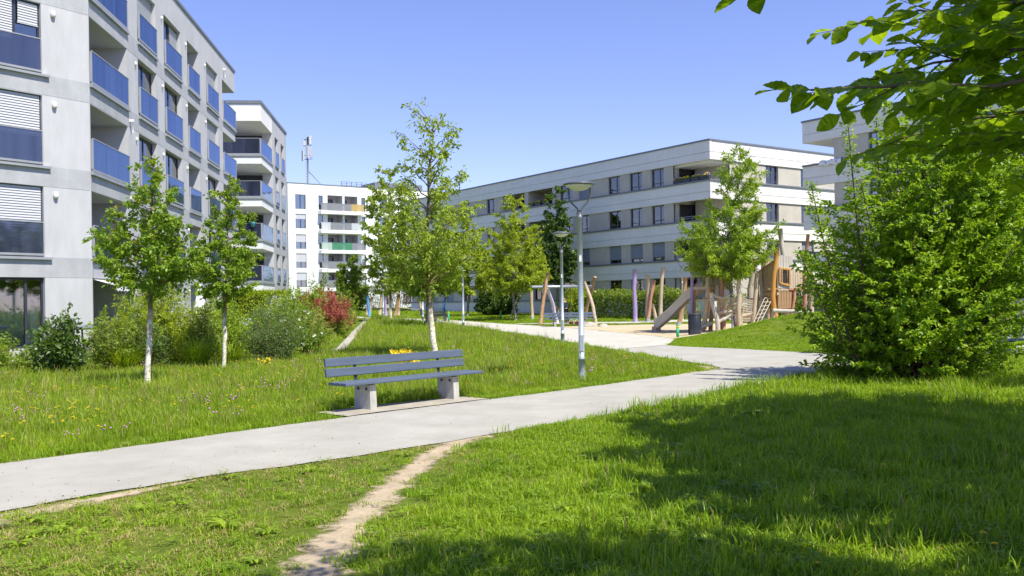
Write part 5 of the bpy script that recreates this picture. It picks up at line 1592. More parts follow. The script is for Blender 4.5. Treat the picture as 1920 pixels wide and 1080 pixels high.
logpart('post', 'wood_lilac', TW, [(10.84, 45.05, -.05), (10.74, 45.05, 1.65), (10.62, 45.05, 3.1)], .075, 5)
pf = MB()
v = [Vector((p[0] - 9.7, p[1] - 45.0, 0)) for p in (A_, B_, C_, D_2)]
for i in range(9):
    q0, q1 = i / 9 + .004, (i + 1) / 9 - .004
    a, b_, c, d = v[0].lerp(v[1], q0), v[0].lerp(v[1], q1), v[3].lerp(v[2], q1), v[3].lerp(v[2], q0)
    k = len(pf.v); pf.v.extend([(p.x, p.y, 2.22) for p in (a, b_, c, d)] + [(p.x, p.y, 2.27) for p in (a, b_, c, d)])
    for q in ((0, 3, 2, 1), (4, 5, 6, 7), (0, 1, 5, 4), (1, 2, 6, 5), (2, 3, 7, 6), (3, 0, 4, 7)): pf.face([k + j for j in q])
pf.put('platform', M['wood'], TW)
for a, c in ((A_, B_), (B_, C_), (C_, D_2)):
    rail(TW, 'beam', 'wood', (a[0], a[1], 2.18), (c[0], c[1], 2.18), .09, .14)
plank_wall(TW, A_, B_, 3.08, 3.82, 8, 'wood', 1)
plank_wall(TW, B_, C_, 2.28, 3.72, 5, 'wood_grey', 2, z1b=3.72)
plank_wall(TW, (10.0, 44.56), (10.62, 45.05), 2.28, 2.95, 5, 'wood_grey', 3)
plank_wall(TW, D_2, C_, 2.28, 3.5, 8, 'wood', 4)
rail(TW, 'rail', 'wood_purple', (A_[0], A_[1], 3.04), (B_[0], B_[1], 2.92), .06, .08)
rail(TW, 'rail', 'wood_purple', (A_[0] + .25, A_[1] - .3, 2.27), (A_[0] + .25, A_[1] - .3, 3.05), .07, .07)
for k in range(3): rail(TW, 'rung', 'wood', (8.95, 44.95, .55 + .5 * k), (9.35, 44.3, .55 + .5 * k), .05, .05)
# slide
sl = MB(); sl.smooth = True
p0 = Vector((9.36, 45.50, 2.24)); p1 = Vector((7.30, 46.6, .42))
dh = Vector((p1.x - p0.x, p1.y - p0.y, 0)); Lh = dh.length; dh.normalize(); sd_ = Vector((-dh.y, dh.x, 0))
sec = [(-.36, .26), (-.34, .26), (-.32, .05), (-.22, 0), (.22, 0), (.32, .05), (.34, .26), (.36, .26)]
rows = []
for k in range(17):
    q = k / 16
    z = 2.24 - 1.82 * (q * .99 + .12 * math.sin(q * PI * 2) * -.35) if q < .86 else None
    if z is None:
        z0 = 2.24 - 1.82 * (.86 * .99 - .042 * math.sin(.86 * PI * 2)); z = z0 + (.42 - z0) * ((q - .86) / .14) ** .55
    c = Vector((p0.x, p0.y, 0)) + dh * (Lh * q) + Vector((0, 0, z)) - TW.location
    rows.append([c + sd_ * s + Vector((0, 0, u)) for s, u in sec])
for a, c in zip(rows, rows[1:]):
    for j in range(7): sl.quad(a[j], a[j + 1], c[j + 1], c[j])
for a, c in zip(rows, rows[1:]):
    dz = Vector((0, 0, -.05))
    sl.quad(a[0] , c[0], c[0] + Vector((0, 0, -.52)), a[0] + Vector((0, 0, -.52)))
    sl.quad(a[7], a[7] + Vector((0, 0, -.52)), c[7] + Vector((0, 0, -.52)), c[7])
so_ = sl.put('slide', M['slide'], TW)
bx = MB(); e = rows[-1][3] + (rows[-1][4] - rows[-1][3]) * .5
Mx = Matrix.Translation((e.x, e.y, -.05)) @ Matrix.Rotation(math.atan2(dh.y, dh.x), 4, 'Z')
bx.box(-.12, .1, -.37, -.25, 0, .30, Mx); bx.box(-.12, .1, .25, .37, 0, .30, Mx)
bx.put('slide_foot', M['wood'], TW)

PH = thing('play_house', 'crooked wooden play house on posts with a barred window in an orange frame', 'play house', (13.1, 44.2, .55))
F_, Rr, Lf, Bk = (12.62, 43.5), (14.08, 44.05), (12.16, 44.75), (13.6, 45.3)
logpart('post', 'wood_orange', PH, [(12.52, 43.4, .35), (12.36, 43.4, 1.5), (12.37, 43.4, 2.3), (12.54, 43.4, 4.05)], .115, 11)
logpart('post', 'wood_red', PH, [(14.01, 44.0, .5), (14.05, 44.0, 2.2), (14.25, 44.0, 4.68)], .085, 12)
logpart('post', 'wood_grey', PH, [(13.2, 44.1, .4), (13.14, 44.1, 3.0), (12.94, 44.1, 4.98)], .12, 13)
logpart('post', 'wood_grey', PH, [(12.22, 44.6, .3), (12.15, 44.6, 2.2), (12.1, 44.6, 3.0)], .1, 14)
logpart('post', 'wood', PH, [(14.69, 45, .3), (14.68, 45, 3.42)], .11, 15)
logpart('post', 'wood_red', PH, [(13.36, 43.75, .4), (13.42, 43.75, 1.4), (13.52, 43.75, 2.1)], .075, 16)
logpart('post', 'wood_purple', PH, [(13.57, 44.5, .3), (13.58, 44.5, 1.29)], .08, 17)
for i, (x, z) in enumerate(((12.28, 1.16), (12.42, 1.0), (13.23, 1.48))): logpart('stump', 'wood', PH, [(x, 43.9, .2), (x, 43.9, z)], .085, 18 + i)
dF = (Vector(Rr) - Vector(F_))
fp = lambda q: (F_[0] + dF.x * q, F_[1] + dF.y * q)
# front wall round a real window opening
plank_wall(PH, fp(.02), fp(.10), 2.1, 3.62, 1, 'wood_grey', 21)
plank_wall(PH, fp(.10), fp(.42), 2.1, 2.32, 3, 'wood_grey', 22)
plank_wall(PH, fp(.10), fp(.42), 3.02, 3.66, 3, 'wood_grey', 23)
plank_wall(PH, fp(.42), fp(.56), 2.1, 3.64, 1, 'wood_grey', 24)
plank_wall(PH, fp(.56), fp(1.0), 2.1, 3.05, 5, 'wood', 25, z1b=2.95)
plank_wall(PH, fp(.02), fp(.62), 1.15, 2.08, 6, 'wood_brown', 26)
plank_wall(PH, Lf, F_, 2.1, 3.0, 5, 'wood', 27, z1b=3.55)
plank_wall(PH, Lf, F_, 1.2, 1.75, 5, 'wood_brown', 28)
plank_wall(PH, Bk, Lf, 1.2, 3.5, 9, 'wood', 29)
plank_wall(PH, Rr, Bk, 2.1, 3.0, 8, 'wood', 30)
wz = [(fp(.08), 3.06), (fp(.44), 3.0), (fp(.44), 2.22), (fp(.08), 2.36)]
for (a, za), (c, zc) in zip(wz, wz[1:] + wz[:1]): rail(PH, 'window_frame', 'wood_orange', (a[0] - .02, a[1] - .05, za), (c[0] - .02, c[1] - .05, zc), .07, .08)
for k in range(5):
    p = fp(.13 + .065 * k); rail(PH, 'bar', 'steel_dark', (p[0], p[1] + .01, 2.25), (p[0], p[1] + .01, 3.04), .02, .02)
for k in range(3):
    a, c = fp(.1), fp(.43); z = 2.5 + .18 * k; rail(PH, 'bar', 'steel_dark', (a[0], a[1] + .02, z), (c[0], c[1] + .02, z), .016, .016)
rail(PH, 'beam', 'wood_red', (*fp(.4), 2.06), (*fp(1.0), 2.03), .09, .1)
rail(PH, 'beam', 'wood_red', (Lf[0], Lf[1], 3.0), (F_[0], F_[1], 3.5), .09, .08)
rail(PH, 'beam', 'wood', (Lf[0], Lf[1], 1.85), (F_[0], F_[1], 1.85), .1, .12)
fl = MB(); q = [Vector((p[0] - 13.1, p[1] - 44.2, 0)) for p in (F_, Rr, Bk, Lf)]
fl.v = [(p.x, p.y, 1.46) for p in q] + [(p.x, p.y, 1.52) for p in q]
for f in ((0, 3, 2, 1), (4, 5, 6, 7), (0, 1, 5, 4), (1, 2, 6, 5), (2, 3, 7, 6), (3, 0, 4, 7)): fl.face(f)
fl.put('floor', M['wood'], PH)

CC = thing('climbing_course', 'climbing course of crooked posts, logs and rope nets between tower and play house', 'climbing frame', (10.8, 43.8, 0.1))
for i, (mt, pts, r) in enumerate([('wood_red', [(10.13, 44, -.1), (10.1, 44, 1.66), (10.0, 44, 3.2)], .095), ('wood', [(9.98, 44.1, -.1), (9.95, 44.1, 1.5), (9.88, 44.1, 2.3)], .09),
                                  ('wood_grey', [(9.65, 43, -.1), (9.61, 43, .66), (9.4, 43, 1.4), (9.33, 43, 1.95)], .105), ('wood', [(10.62, 43, -.1), (10.62, 43, 1.3), (10.66, 43, 2.55)], .11),
                                  ('wood_grey', [(11.94, 46, .0), (11.95, 46, 2.1), (12.22, 46, 3.5)], .15), ('wood_grey', [(12.04, 45, .0), (12.04, 45, 2.15), (12.13, 45, 2.95)], .1),
                                  ('wood', [(11.36, 43.5, -.1), (11.53, 43.5, 1.63), (11.65, 43.5, 2.85)], .10), ('wood', [(10.76, 43.0, -.1), (10.74, 43.0, 1.2)], .07)]):
    logpart('post', mt, CC, pts, r, 40 + i)
for i, (mt, pts, r) in enumerate([('wood', [(9.05, 43.5, 1.62), (10.04, 43.5, 1.61)], .075), ('wood', [(9.71, 43.2, 1.0), (10.6, 43.2, 1.07)], .08), ('wood_grey', [(9.61, 43, .56), (9.98, 43, .72), (10.34, 43, .95)], .075),
                                  ('wood_grey', [(8.98, 44, .3), (9.6, 44, .5)], .09), ('wood', [(10.59, 43, .78), (11.3, 43, .94)], .09), ('wood', [(10.77, 45, 1.5), (12.3, 45, 1.62)], .07), ('wood_grey', [(11.93, 42, 1.08), (12.8, 42, 1.03), (13.62, 42, .97)], .09)]):
    logpart('log', mt, CC, pts, r, 60 + i, n=8)
logpart('prop', 'wood', CC, [(11.98, 42.05, .2), (11.98, 42.05, 1.05)], .07, 70); logpart('prop', 'wood', CC, [(13.5, 42.05, .2), (13.5, 42.05, .95)], .07, 71)


def net(parent, P00, P10, P11, P01, nu, nv, sag, r=.014, name='rope_net', diag=True):
    P00, P10, P11, P01 = [Vector(p) - Vector(parent.location) for p in (P00, P10, P11, P01)]
    f = lambda u, v: P00.lerp(P10, u).lerp(P01.lerp(P11, u), v) + Vector((0, 0, -sag * 4 * u * (1 - u)))
    b = MB()
    for i in range(nu + 1):
        b.tube([f(i / nu, j / nv) for j in range(nv + 1)], r, 4, cap=False)
    for j in range(nv + 1):
        b.tube([f(i / nu, j / nv) for i in range(nu + 1)], r, 4, cap=False)
    if diag:
        for i in range(nu):
            for j in range(nv): b.tube([f(i / nu, j / nv), f((i + 1) / nu, (j + 1) / nv)], r * .8, 3, cap=False)
    return b.put(name, M['rope'], parent)


net(CC, (9.42, 43.1, 1.9), (10.66, 43.1, 1.75), (10.7, 43.9, 1.0), (9.9, 44.0, 1.55), 11, 8, .12)
net(CC, (10.72, 43.1, 1.75), (11.45, 43.5, 1.55), (11.5, 43.6, .62), (10.74, 43.2, .62), 9, 9, .05)
net(CC, (10.8, 44.9, 1.0), (12.0, 45.0, 1.3), (12.0, 45.1, .6), (10.9, 45.0, .5), 9, 7, .06)
net(CC, (12.0, 43.55, 1.66), (12.34, 43.5, 1.63), (11.42, 42.4, .45), (11.06, 42.5, .30), 2, 7, .0, .02, 'rope_ladder', False)
rp = MB(); o = CC.location
for a, c, s in [((9.33, 43, 1.9), (10.6, 43, 2.2), .35), ((9.6, 43, .75), (11.3, 43.4, 1.2), .1), ((10.66, 43, 2.45), (12.0, 45, 2.6), .4), ((10.0, 44, 1.1), (10.8, 44.6, 1.5), .05)]:
    a, c = Vector(a) - o, Vector(c) - o
    rp.tube([a.lerp(c, k / 8) + Vector((0, 0, -s * 4 * (k / 8) * (1 - k / 8))) for k in range(9)], .018, 5)
rp.put('rope', M['rope'], CC)


def free_post(label, mat, pts, r, seed, group='free-standing climbing posts', shoe=True):
    p0 = Vector(pts[0]); z = H(p0.x, p0.y)
    t = thing('climbing_post', label, 'climbing post', (p0.x, p0.y, z), 0, group)
    P_ = [Vector(p) for p in pts]; P_[0].z = z - .1
    logpart('shaft', mat, t, P_, r, seed)
    if shoe: logpart('steel_shoe', 'galv', t, [(p0.x, p0.y, z - .05), P_[0].lerp(P_[1], min(1, .45 / max(.5, (P_[1] - P_[0]).length)))], r * 1.13, seed, n=8)
    return t


free_post('straight purple climbing post left of the slide', 'wood_purple', [(8.14, 60.5, .1), (8.09, 60.5, 1.71), (8.12, 60.5, 3.65)], .135, 81, shoe=False)
free_post('upright pale tan climbing post between the purple and the reddish one', 'wood', [(8.94, 60.5, .1), (8.99, 60.5, 3.28)], .125, 82)
free_post('leaning climbing post with a reddish edge, crossing the short tan one', 'wood_red', [(8.87, 60.2, .1), (9.1, 60.2, 1.69), (9.36, 60.2, 2.92)], .115, 83)
free_post('short tan climbing post leaning left at the foot of the reddish one', 'wood', [(9.49, 60.2, .1), (9.2, 60.2, 1.34)], .11, 84)
free_post('tall slightly bent tan climbing post nearest to the slide', 'wood', [(9.69, 60.3, .1), (9.78, 60.3, 1.68), (9.99, 60.3, 3.78)], .135, 85)
free_post('dark shaded slanting post directly behind the slide', 'wood_brown', [(9.95, 55, .1), (10.26, 55, 1.35), (10.41, 55, 2.95)], .13, 86)
free_post('tan post standing alone left of the far swing', 'wood', [(1.52, 70, .3), (1.47, 70, 1.83), (1.45, 70, 3.17)], .14, 87)
for i, (l, mt, pts, r) in enumerate([
    ('bright blue post leaning left at the hammock corner', 'wood_blue', [(-13.06, 84, .4), (-13.27, 84, 2.52)], .13), ('pale tan post crossing behind the bright blue leaning post', 'wood', [(-13.63, 87, .4), (-13.25, 87, 2.24)], .13),
    ('faint tan post half hidden behind the variegated bush left of the bright blue post', 'wood', [(-13.99, 88, .4), (-13.71, 88, 2.2)], .12), ('tan post carrying the right end of the hammock', 'wood', [(-12.71, 88, .4), (-12.47, 88, 2.79)], .14),
    ('pale purple post just right of the far lamp pole by the hammock', 'wood_purple', [(-11.55, 84, .4), (-11.66, 84, 2.49)], .13), ('tan post directly behind the white tree trunk by the hammock', 'wood', [(-11.74, 88, .4), (-11.65, 88, 3.08)], .14),
    ('brown post slanting right to form an inverted V with a tan post', 'wood_brown', [(-10.89, 85, .4), (-10.47, 85, 2.48)], .15), ('tan upright post of the inverted V right of the white tree trunk', 'wood', [(-10.61, 85.5, .4), (-10.54, 85.5, 2.04), (-10.57, 85.5, 3.23)], .13),
    ('weathered tan post leaning left beside a far lamp pole, left of the middle tree', 'wood', [(-8.28, 84, .35), (-8.49, 84, 2.1)], .13), ('tall bent blue post rising before the long block, right of the middle tree', 'wood_blue', [(-6.12, 82, .4), (-6.0, 82, 1.96), (-5.6, 82, 3.39)], .11),
    ('short brownish post leaning against the tall bent blue post', 'wood', [(-6.2, 82.4, .4), (-6.09, 82.4, 1.49), (-5.93, 82.4, 2.44)], .11)]):
    free_post(l, mt, pts, r, 100 + i, 'play posts round the far hammock', shoe=False)
free_post('reddish brown post at the right edge behind the hornbeam bush', 'wood_red', [(18.3, 34, 0), (18.32, 34, 2.4)], .1, 120, 'posts at the right edge')
free_post('pale grey post at the very right edge of the picture', 'wood_grey', [(18.98, 34, 0), (18.98, 34, 1.9)], .14, 121, 'posts at the right edge')
# hammock and slack lines
hm = MB(); hm.smooth = True
a, c = Vector((-13.2, 84.3, 1.55)), Vector((-11.75, 85.6, 1.25))
hz = H(-12.5, 85)
for i in range(10):
    for j in range(5):
        f = lambda u, v: a.lerp(c, .15 + .7 * u) + Vector((.1, -.6, 0)) * (v - .5) + Vector((0, 0, -.55 * 4 * u * (1 - u) * (1 - .6 * abs(v - .5) * 2) * .8))
        hm.quad(f(i / 10, j / 5), f((i + 1) / 10, j / 5), f((i + 1) / 10, (j + 1) / 5), f(i / 10, (j + 1) / 5))
hm.v = [tuple(Vector(p) - Vector((-12.5, 85, hz))) for p in hm.v]
HM = thing('hammock', 'beige cloth hammock slung between the far play posts', 'hammock', (-12.5, 85, hz))
hm.put('cloth', M['rope'], HM)
rr_ = MB()
for s in (0, 1):
    p = (a, c)[s]; q = a.lerp(c, .15 if s == 0 else .85)
    rr_.tube([p - Vector((-12.5, 85, hz)), q - Vector((-12.5, 85, hz))], .02, 4)
rr_.put('cord', M['steel_dark'], HM)
sl_ = MB(); sl_.tube([Vector((-10.6, 85.4, 1.25)).lerp(Vector((-6.2, 83.5, 1.1)), k / 8) + Vector((0, 0, -.18 * 4 * k / 8 * (1 - k / 8))) for k in range(9)], .03, 5)
tag(sl_.put('slack_line', M['rope']), 'thin pale rope line strung low across the far lawn', 'rope')

# swing
SW = thing('swing', 'wooden swing frame of crooked posts with a steel crossbar behind the far bench', 'swing', (3.2, 59.2, H(3.2, 59.2)))
for i, (mt, pts, r) in enumerate([('wood_brown', [(1.76, 58, .0), (2.02, 58.6, 1.8), (2.35, 59.0, 3.45)], .12), ('wood_lilac', [(3.0, 60.5, .0), (2.72, 60.2, 1.30), (2.30, 59.3, 2.5)], .11),
                                  ('wood_brown', [(4.66, 60.5, .0), (5.03, 60.0, 1.76), (5.4, 59.2, 3.16)], .12), ('wood', [(5.3, 58, .0), (5.14, 58.3, 1.25), (4.67, 59.0, 2.84)], .11)]):
    logpart('post', mt, SW, pts, r, 130 + i)
bb = MB(); bb.tube([Vector((1.3, 59, 2.57)) - SW.location, Vector((5.15, 59, 2.55)) - SW.location], .085, 10); bb.put('crossbar', M['galv'], SW)
ro = MB()
for x in (3.75, 4.25): ro.tube([Vector((x, 59, 2.5)) - SW.location, Vector((x + .05, 59.1, .62)) - SW.location], .018, 5)
ro.put('chain', M['steel_dark'], SW)
MB().bevbox(-.28, .28, -.1, .1, -.02, .02, .01, Matrix.Translation(Vector((4.05, 59.1, .6)) - SW.location)).put('seat', M['steel_dark'], SW)

# ------------------------------------------------------------------ person behind the far bench
M['skin'] = pm('skin', (0.46, 0.28, 0.20), 0.6, 0.06, 8)
M['navy'] = pm('navy_cloth', (0.028, 0.038, 0.075), 0.9, 0.12, 8)
M['dark_cloth'] = pm('dark_trousers', (0.02, 0.02, 0.026), 0.9, 0.12, 8)
M['hair'] = pm('brown_hair', (0.10, 0.045, 0.025), 0.7, 0.2, 30)
M['pink'] = pm('pink_plastic', (0.72, 0.05, 0.30), 0.5, 0.08, 6)
M['pink_pale'] = pm('pale_pink_cloth', (0.60, 0.32, 0.45), 0.8, 0.1, 6)


def skin_mesh(name, verts, edges, radii, mat, root=0, lv=2):
    me = bpy.data.meshes.new(name); me.from_pydata(verts, edges, [])
    ob_ = bpy.data.objects.new(name, me); COL.objects.link(ob_)
    ob_.modifiers.new('skin', 'SKIN'); s = ob_.modifiers.new('sub', 'SUBSURF'); s.levels = lv; s.render_levels = lv
    for i, r in enumerate(radii):
        rr = r if hasattr(r, '__len__') else (r, r)
        me.skin_vertices[0].data[i].radius = rr; me.skin_vertices[0].data[i].use_root = (i == root)
    dg = bpy.context.evaluated_depsgraph_get()
    out = bpy.data.meshes.new_from_object(ob_.evaluated_get(dg))
    out.name = name
    out.materials.clear(); out.materials.append(mat)
    out.polygons.foreach_set('use_smooth', [True] * len(out.polygons))
    bpy.data.objects.remove(ob_); bpy.data.meshes.remove(me)
    return out


PE = thing('person', 'person in a navy jacket and dark trousers standing behind the far bench, turned left', 'person', (3.55, 60.6, H(3.55, 60.6)))
# faces towards -x, leaning forward a little
V_ = [(0, 0, .92), (-.02, 0, 1.10), (-.05, 0, 1.30), (-.07, 0, 1.42), (-.10, 0, 1.50), (-.13, 0, 1.60), (-.145, 0, 1.68), (-.14, 0, 1.74),
      (0, -.09, .86), (-.03, -.10, .48), (.03, -.10, .09), (-.10, -.10, .04), (-.19, -.10, .03),
      (0, .09, .86), (.08, .10, .48), (.20, .10, .10), (.08, .10, .04), (.0, .10, .03),
      (-.07, -.19, 1.39), (-.12, -.23, 1.12), (-.32, -.20, .98), (-.40, -.19, .95), (-.07, .19, 1.39), (-.12, .23, 1.12), (-.32, .20, .98), (-.40, .19, .95)]
E_ = [(0, 1), (1, 2), (2, 3), (3, 4), (4, 5), (5, 6), (6, 7), (0, 8), (8, 9), (9, 10), (10, 11), (11, 12), (0, 13), (13, 14), (14, 15), (15, 16), (16, 17), (3, 18), (18, 19), (19, 20), (20, 21), (3, 22), (22, 23), (23, 24), (24, 25)]
R_ = [(.13, .16), (.11, .145), (.12, .17), (.09, .13), (.05, .05), (.085, .075), (.10, .085), (.07, .06), .09, .062, .042, .04, .03, .09, .062, .042, .04, .03, .06, .047, .036, .03, .06, .047, .036, .03]
body = skin_mesh('body', V_, E_, R_, M['skin'])
put('body', body, PE)
jk = skin_mesh('jacket', [V_[i] for i in (0, 1, 2, 3, 18, 19, 20, 22, 23, 24)], [(0, 1), (1, 2), (2, 3), (3, 4), (4, 5), (5, 6), (3, 7), (7, 8), (8, 9)], [(.16, .19), (.14, .175), (.15, .20), (.11, .155), .08, .062, .048, .08, .062, .048], M['navy'])
put('jacket', jk, PE)
tr_ = skin_mesh('trousers', [V_[i] for i in (0, 8, 9, 10, 13, 14, 15)], [(0, 1), (1, 2), (2, 3), (0, 4), (4, 5), (5, 6)], [(.15, .18), .11, .08, .062, .11, .08, .062], M['dark_cloth'])
put('trousers', tr_, PE)
hr = skin_mesh('hair', [(-.10, 0, 1.66), (-.125, 0, 1.72), (-.15, 0, 1.765)], [(0, 1), (1, 2)], [(.09, .095), (.105, .098), (.06, .06)], M['hair'])
put('hair', hr, PE)
for nm, c in (('shoe', (-.11, -.10, .035)), ('shoe', (.07, .10, .035))):
    MB().bevbox(-.15, .14, -.05, .05, -.035, .06, .025).put(nm, M['steel_dark'], PE, c)
# bits of play gear
ST = thing('pushchair', 'small pushchair with pale pink hood parked left of the swing', 'pushchair', (3.22, 66.5, H(3.22, 66.5)), .5)
b = MB()
for y in (-.24, .24):
    b.tube([(-.35, y, .12), (.15, y, .55), (.42, y, 1.02)], .016, 5); b.tube([(.38, y, .12), (.0, y, .45)], .016, 5)
b.tube([(.42, -.24, 1.02), (.42, .24, 1.02)], .018, 5)
b.put('frame', M['steel_dark'], ST)
for x, y in ((-.35, -.24), (-.35, .24), (.38, -.24), (.38, .24)):
    w = MB(); w.lathe([(.02, -.02), (.12, -.02), (.12, .02), (.02, .02)], 12); w.v = [(p[0], p[2], p[1]) for p in w.v]; w.put('wheel', M['dark_cloth'], ST, (x, y, .12))
h_ = MB(); h_.smooth = True
for k in range(6):
    a0, a1 = PI * .15 + k * .33, PI * .15 + (k + 1) * .33
    h_.quad((-.05 + .36 * math.cos(a0), -.23, .62 + .36 * math.sin(a0)), (-.05 + .36 * math.cos(a1), -.23, .62 + .36 * math.sin(a1)), (-.05 + .36 * math.cos(a1), .23, .62 + .36 * math.sin(a1)), (-.05 + .36 * math.cos(a0), .23, .62 + .36 * math.sin(a0)))
h_.put('hood', M['pink_pale'], ST)
MB().bevbox(-.3, .2, -.2, .2, .36, .48, .05).put('seat', M['dark_cloth'], ST)
for i, (x, y, l) in enumerate([(3.72, 57.9, 'left pink sand toy lying behind the far bench'), (4.05, 57.7, 'right pink sand toy lying behind the far bench')]):
    t = thing('sand_bucket', l, 'toy', (x, y, H(x, y)), i * .7, 'pink toys behind the far bench')
    MB().lathe([(.10, 0), (.15, .2), (.16, .21), (.13, .2), (.09, .02)], 14).put('bucket', M['pink'], t)
    MB().tube([(-.15, 0, .2), (-.11, 0, .3), (0, 0, .34), (.11, 0, .3), (.15, 0, .2)], .012, 5).put('handle', M['white_plastic'], t)

# ------------------------------------------------------------------ terrace furniture by the left block
pr = thing('parasol', 'folded white parasol on the terrace between two ground floor windows', 'parasol', (-14.05, 41.3, .35))
MB().tube([(0, 0, -.3), (0, 0, 2.4)], .025, 8).put('pole', M['steel_dark'], pr)
cl = MB(); cl.smooth = True; n = 20
for k in range(9):
    z = 2.42 - 1.75 * k / 8; rr_k = .03 + .27 * (k / 8) ** .7 * (1 if k < 8 else .9)
    for j in range(n):
        a = 2 * PI * j / n; q = rr_k * (1 + .28 * math.sin(a * 5 + k * .25) * (k / 8))
        cl.v.append((q * math.cos(a), q * math.sin(a), z + .05 * math.sin(a * 5) * (k / 8)))
for k in range(8):
    for j in range(n): cl.face([k * n + j, (k + 1) * n + j, (k + 1) * n + (j + 1) % n, k * n + (j + 1) % n])
cl.put('canopy', M['curtain'], pr)
gt = thing('garden_table', 'dark grey round garden table among the bushes at the left corner of the block', 'table', (-13.3, 27.4, .35))
MB().lathe([(.72, .72), (.80, .75), (.80, .79), (.5, .83), (.0, .84)], 28).put('table_top', M['coping'], gt)
for k in range(4):
    a = k * PI / 2 + .4; MB().tube([(.45 * math.cos(a), .45 * math.sin(a), -.35), (.4 * math.cos(a), .4 * math.sin(a), .74)], .03, 6).put('leg', M['coping'], gt)
ch = thing('garden_chair', 'grey garden chair left of the clipped hedge', 'chair', (-13.0, 45.0, .1), .5)
for x in (-.22, .22):
    for y in (-.22, .22): MB().tube([(x, y, -.1), (x, y, .45 if y < 0 else .95)], .018, 5).put('leg', M['galv'], ch)
MB().bevbox(-.25, .25, -.24, .24, .43, .47, .01).put('seat', M['galv'], ch)
MB().bevbox(-.25, .25, .2, .235, .6, .95, .01).put('backrest', M['galv'], ch)
# plant pots hung on the third floor balcony of the second block
for i, (u, c) in enumerate([(5.2, .9), (5.9, 1), (6.6, 1), (7.4, 1)]):
    p = B2.location + FBf.at(u, -.16, ZB[2] + .86)
    t = thing('flower_pot', 'turquoise pot with plants hung on the balcony rail, %s of four' % ['leftmost', 'second', 'third', 'rightmost'][i], 'flower pot', p, 0, 'turquoise pots on the balcony rail')
    MB().lathe([(.13, 0), (.17, .27), (.18, .3), (.15, .29)], 12).put('pot', cached('turq', lambda: pm('turquoise_pot', (.12, .42, .48), .5, .08, 5)), t)
    rn = np.random.RandomState(i); n = 90
    put('plant', leaf_mesh('plant', np.stack([rn.randn(n) * .16, rn.randn(n) * .1, .3 + rn.rand(n) * .35 * (1 + i % 2)], 1), rn.randn(n, 3) + np.array([0, 0, .5]), rn.randn(n, 3), rn.uniform(.1, .22, n), M['lf_lime'], .5), t)
# climbing play post frame with a green sign, far by the white block
PF = thing('climbing_gate', 'tan wooden post frame with a green-edged board beside the small dark tree', 'play equipment', (-14.2, 77.5, H(-14, 77)))
for x, h in ((-.55, 4.1), (.75, 5.6)): logpart('post', 'wood_orange' if x > 0 else 'wood', PF, [(PF.location.x + x, 77.5, .3), (PF.location.x + x + .05, 77.5, h)], .12, 150 + int(h))
MB().box(-.45, .55, -.05, .05, 1.1, 1.95).put('panel', M['wood'], PF)
MB().box(-.35, .30, -.09, -.052, 2.05, 2.75).put('sign_frame', M['green_paint'], PF)
MB().box(-.24, .19, -.11, -.092, 2.16, 2.64).put('sign_board', M['panel_pale'], PF)
# ------------------------------------------------------------------ grass (stuff): instanced tufts of real blades
def tuft(name, n, rad, h, mats, seed, wd=.0045, lean=.5, segs=2, mix=(1.0,)):
    r = random.Random(seed); b = MB()
    for i in range(n):
        q = rad * math.sqrt(r.random()); a = r.random() * 6.283
        p = Vector((q * math.cos(a), q * math.sin(a), -.01))
        a2 = r.random() * 6.283; L = h * (.45 + .75 * r.random())
        o = Vector((math.cos(a2), math.sin(a2), 0)); e = L * lean * (.3 + r.random())
        a3 = a2 + PI / 2 + r.gauss(0, .6); s = Vector((math.cos(a3), math.sin(a3), 0)) * wd * (.7 + .6 * r.random())
        m1 = p + o * e * .3 + Vector((0, 0, L * .6)); t_ = p + o * e + Vector((0, 0, L * (.95 - .25 * min(1.5, e / L) ** 2)))
        b.k = 0 if len(mats) == 1 or r.random() < mix[0] else 1
        b.quad(p - s, p + s, m1 + s * .75, m1 - s * .75); b.quad(m1 - s * .75, m1 + s * .75, t_)
    return bpy.data.objects.new(name, b.mesh(name, *[M[m] for m in mats]))


def flower_tuft(name, mat, n, h, s, seed, petals=6, rad=.1, ball=False):
    r = random.Random(seed); b = MB()
    for i in range(n):
        a = r.random() * 6.283; q = rad * r.random() ** .5; p = Vector((q * math.cos(a), q * math.sin(a), 0)); L = h * (.7 + .5 * r.random())
        t_ = p + Vector((r.gauss(0, .1) * L, r.gauss(0, .1) * L, L))
        b.k = 0; w = Vector((.0022, 0, 0)); b.quad(p - w, p + w, t_ + w, t_ - w)
        b.k = 1
        if ball:
            b.lathe([(.003, -s * .8), (s * .8, -s * .3), (s, .1 * s), (s * .6, s * .8), (.002, s)], 6, tuple(t_))
        else:
            for k in range(petals):
                c = 2 * PI * k / petals; d = Vector((math.cos(c), math.sin(c), .35)).normalized(); sd = Vector((-math.sin(c), math.cos(c), 0))
                b.quad(t_, t_ + d * s * .6 + sd * s * .34, t_ + d * s, t_ + d * s * .6 - sd * s * .34)
    return bpy.data.objects.new(name, b.mesh(name, M['grass'], M[mat]))


def clover(name, seed):
    r = random.Random(seed); b = MB()
    for i in range(16):
        a = r.random() * 6.283; q = .1 * r.random() ** .5; t_ = Vector((q * math.cos(a), q * math.sin(a), r.uniform(.03, .075)))
        for k in range(3):
            c = a + 2.094 * k; d = Vector((math.cos(c), math.sin(c), r.uniform(-.1, .35))); sd = Vector((-math.sin(c), math.cos(c), 0)); s = r.uniform(.014, .024)
            b.quad(t_, t_ + d * s * .7 + sd * s * .5, t_ + d * s * 1.1, t_ + d * s * .7 - sd * s * .5)
    return bpy.data.objects.new(name, b.mesh(name, M['grass_lush']))


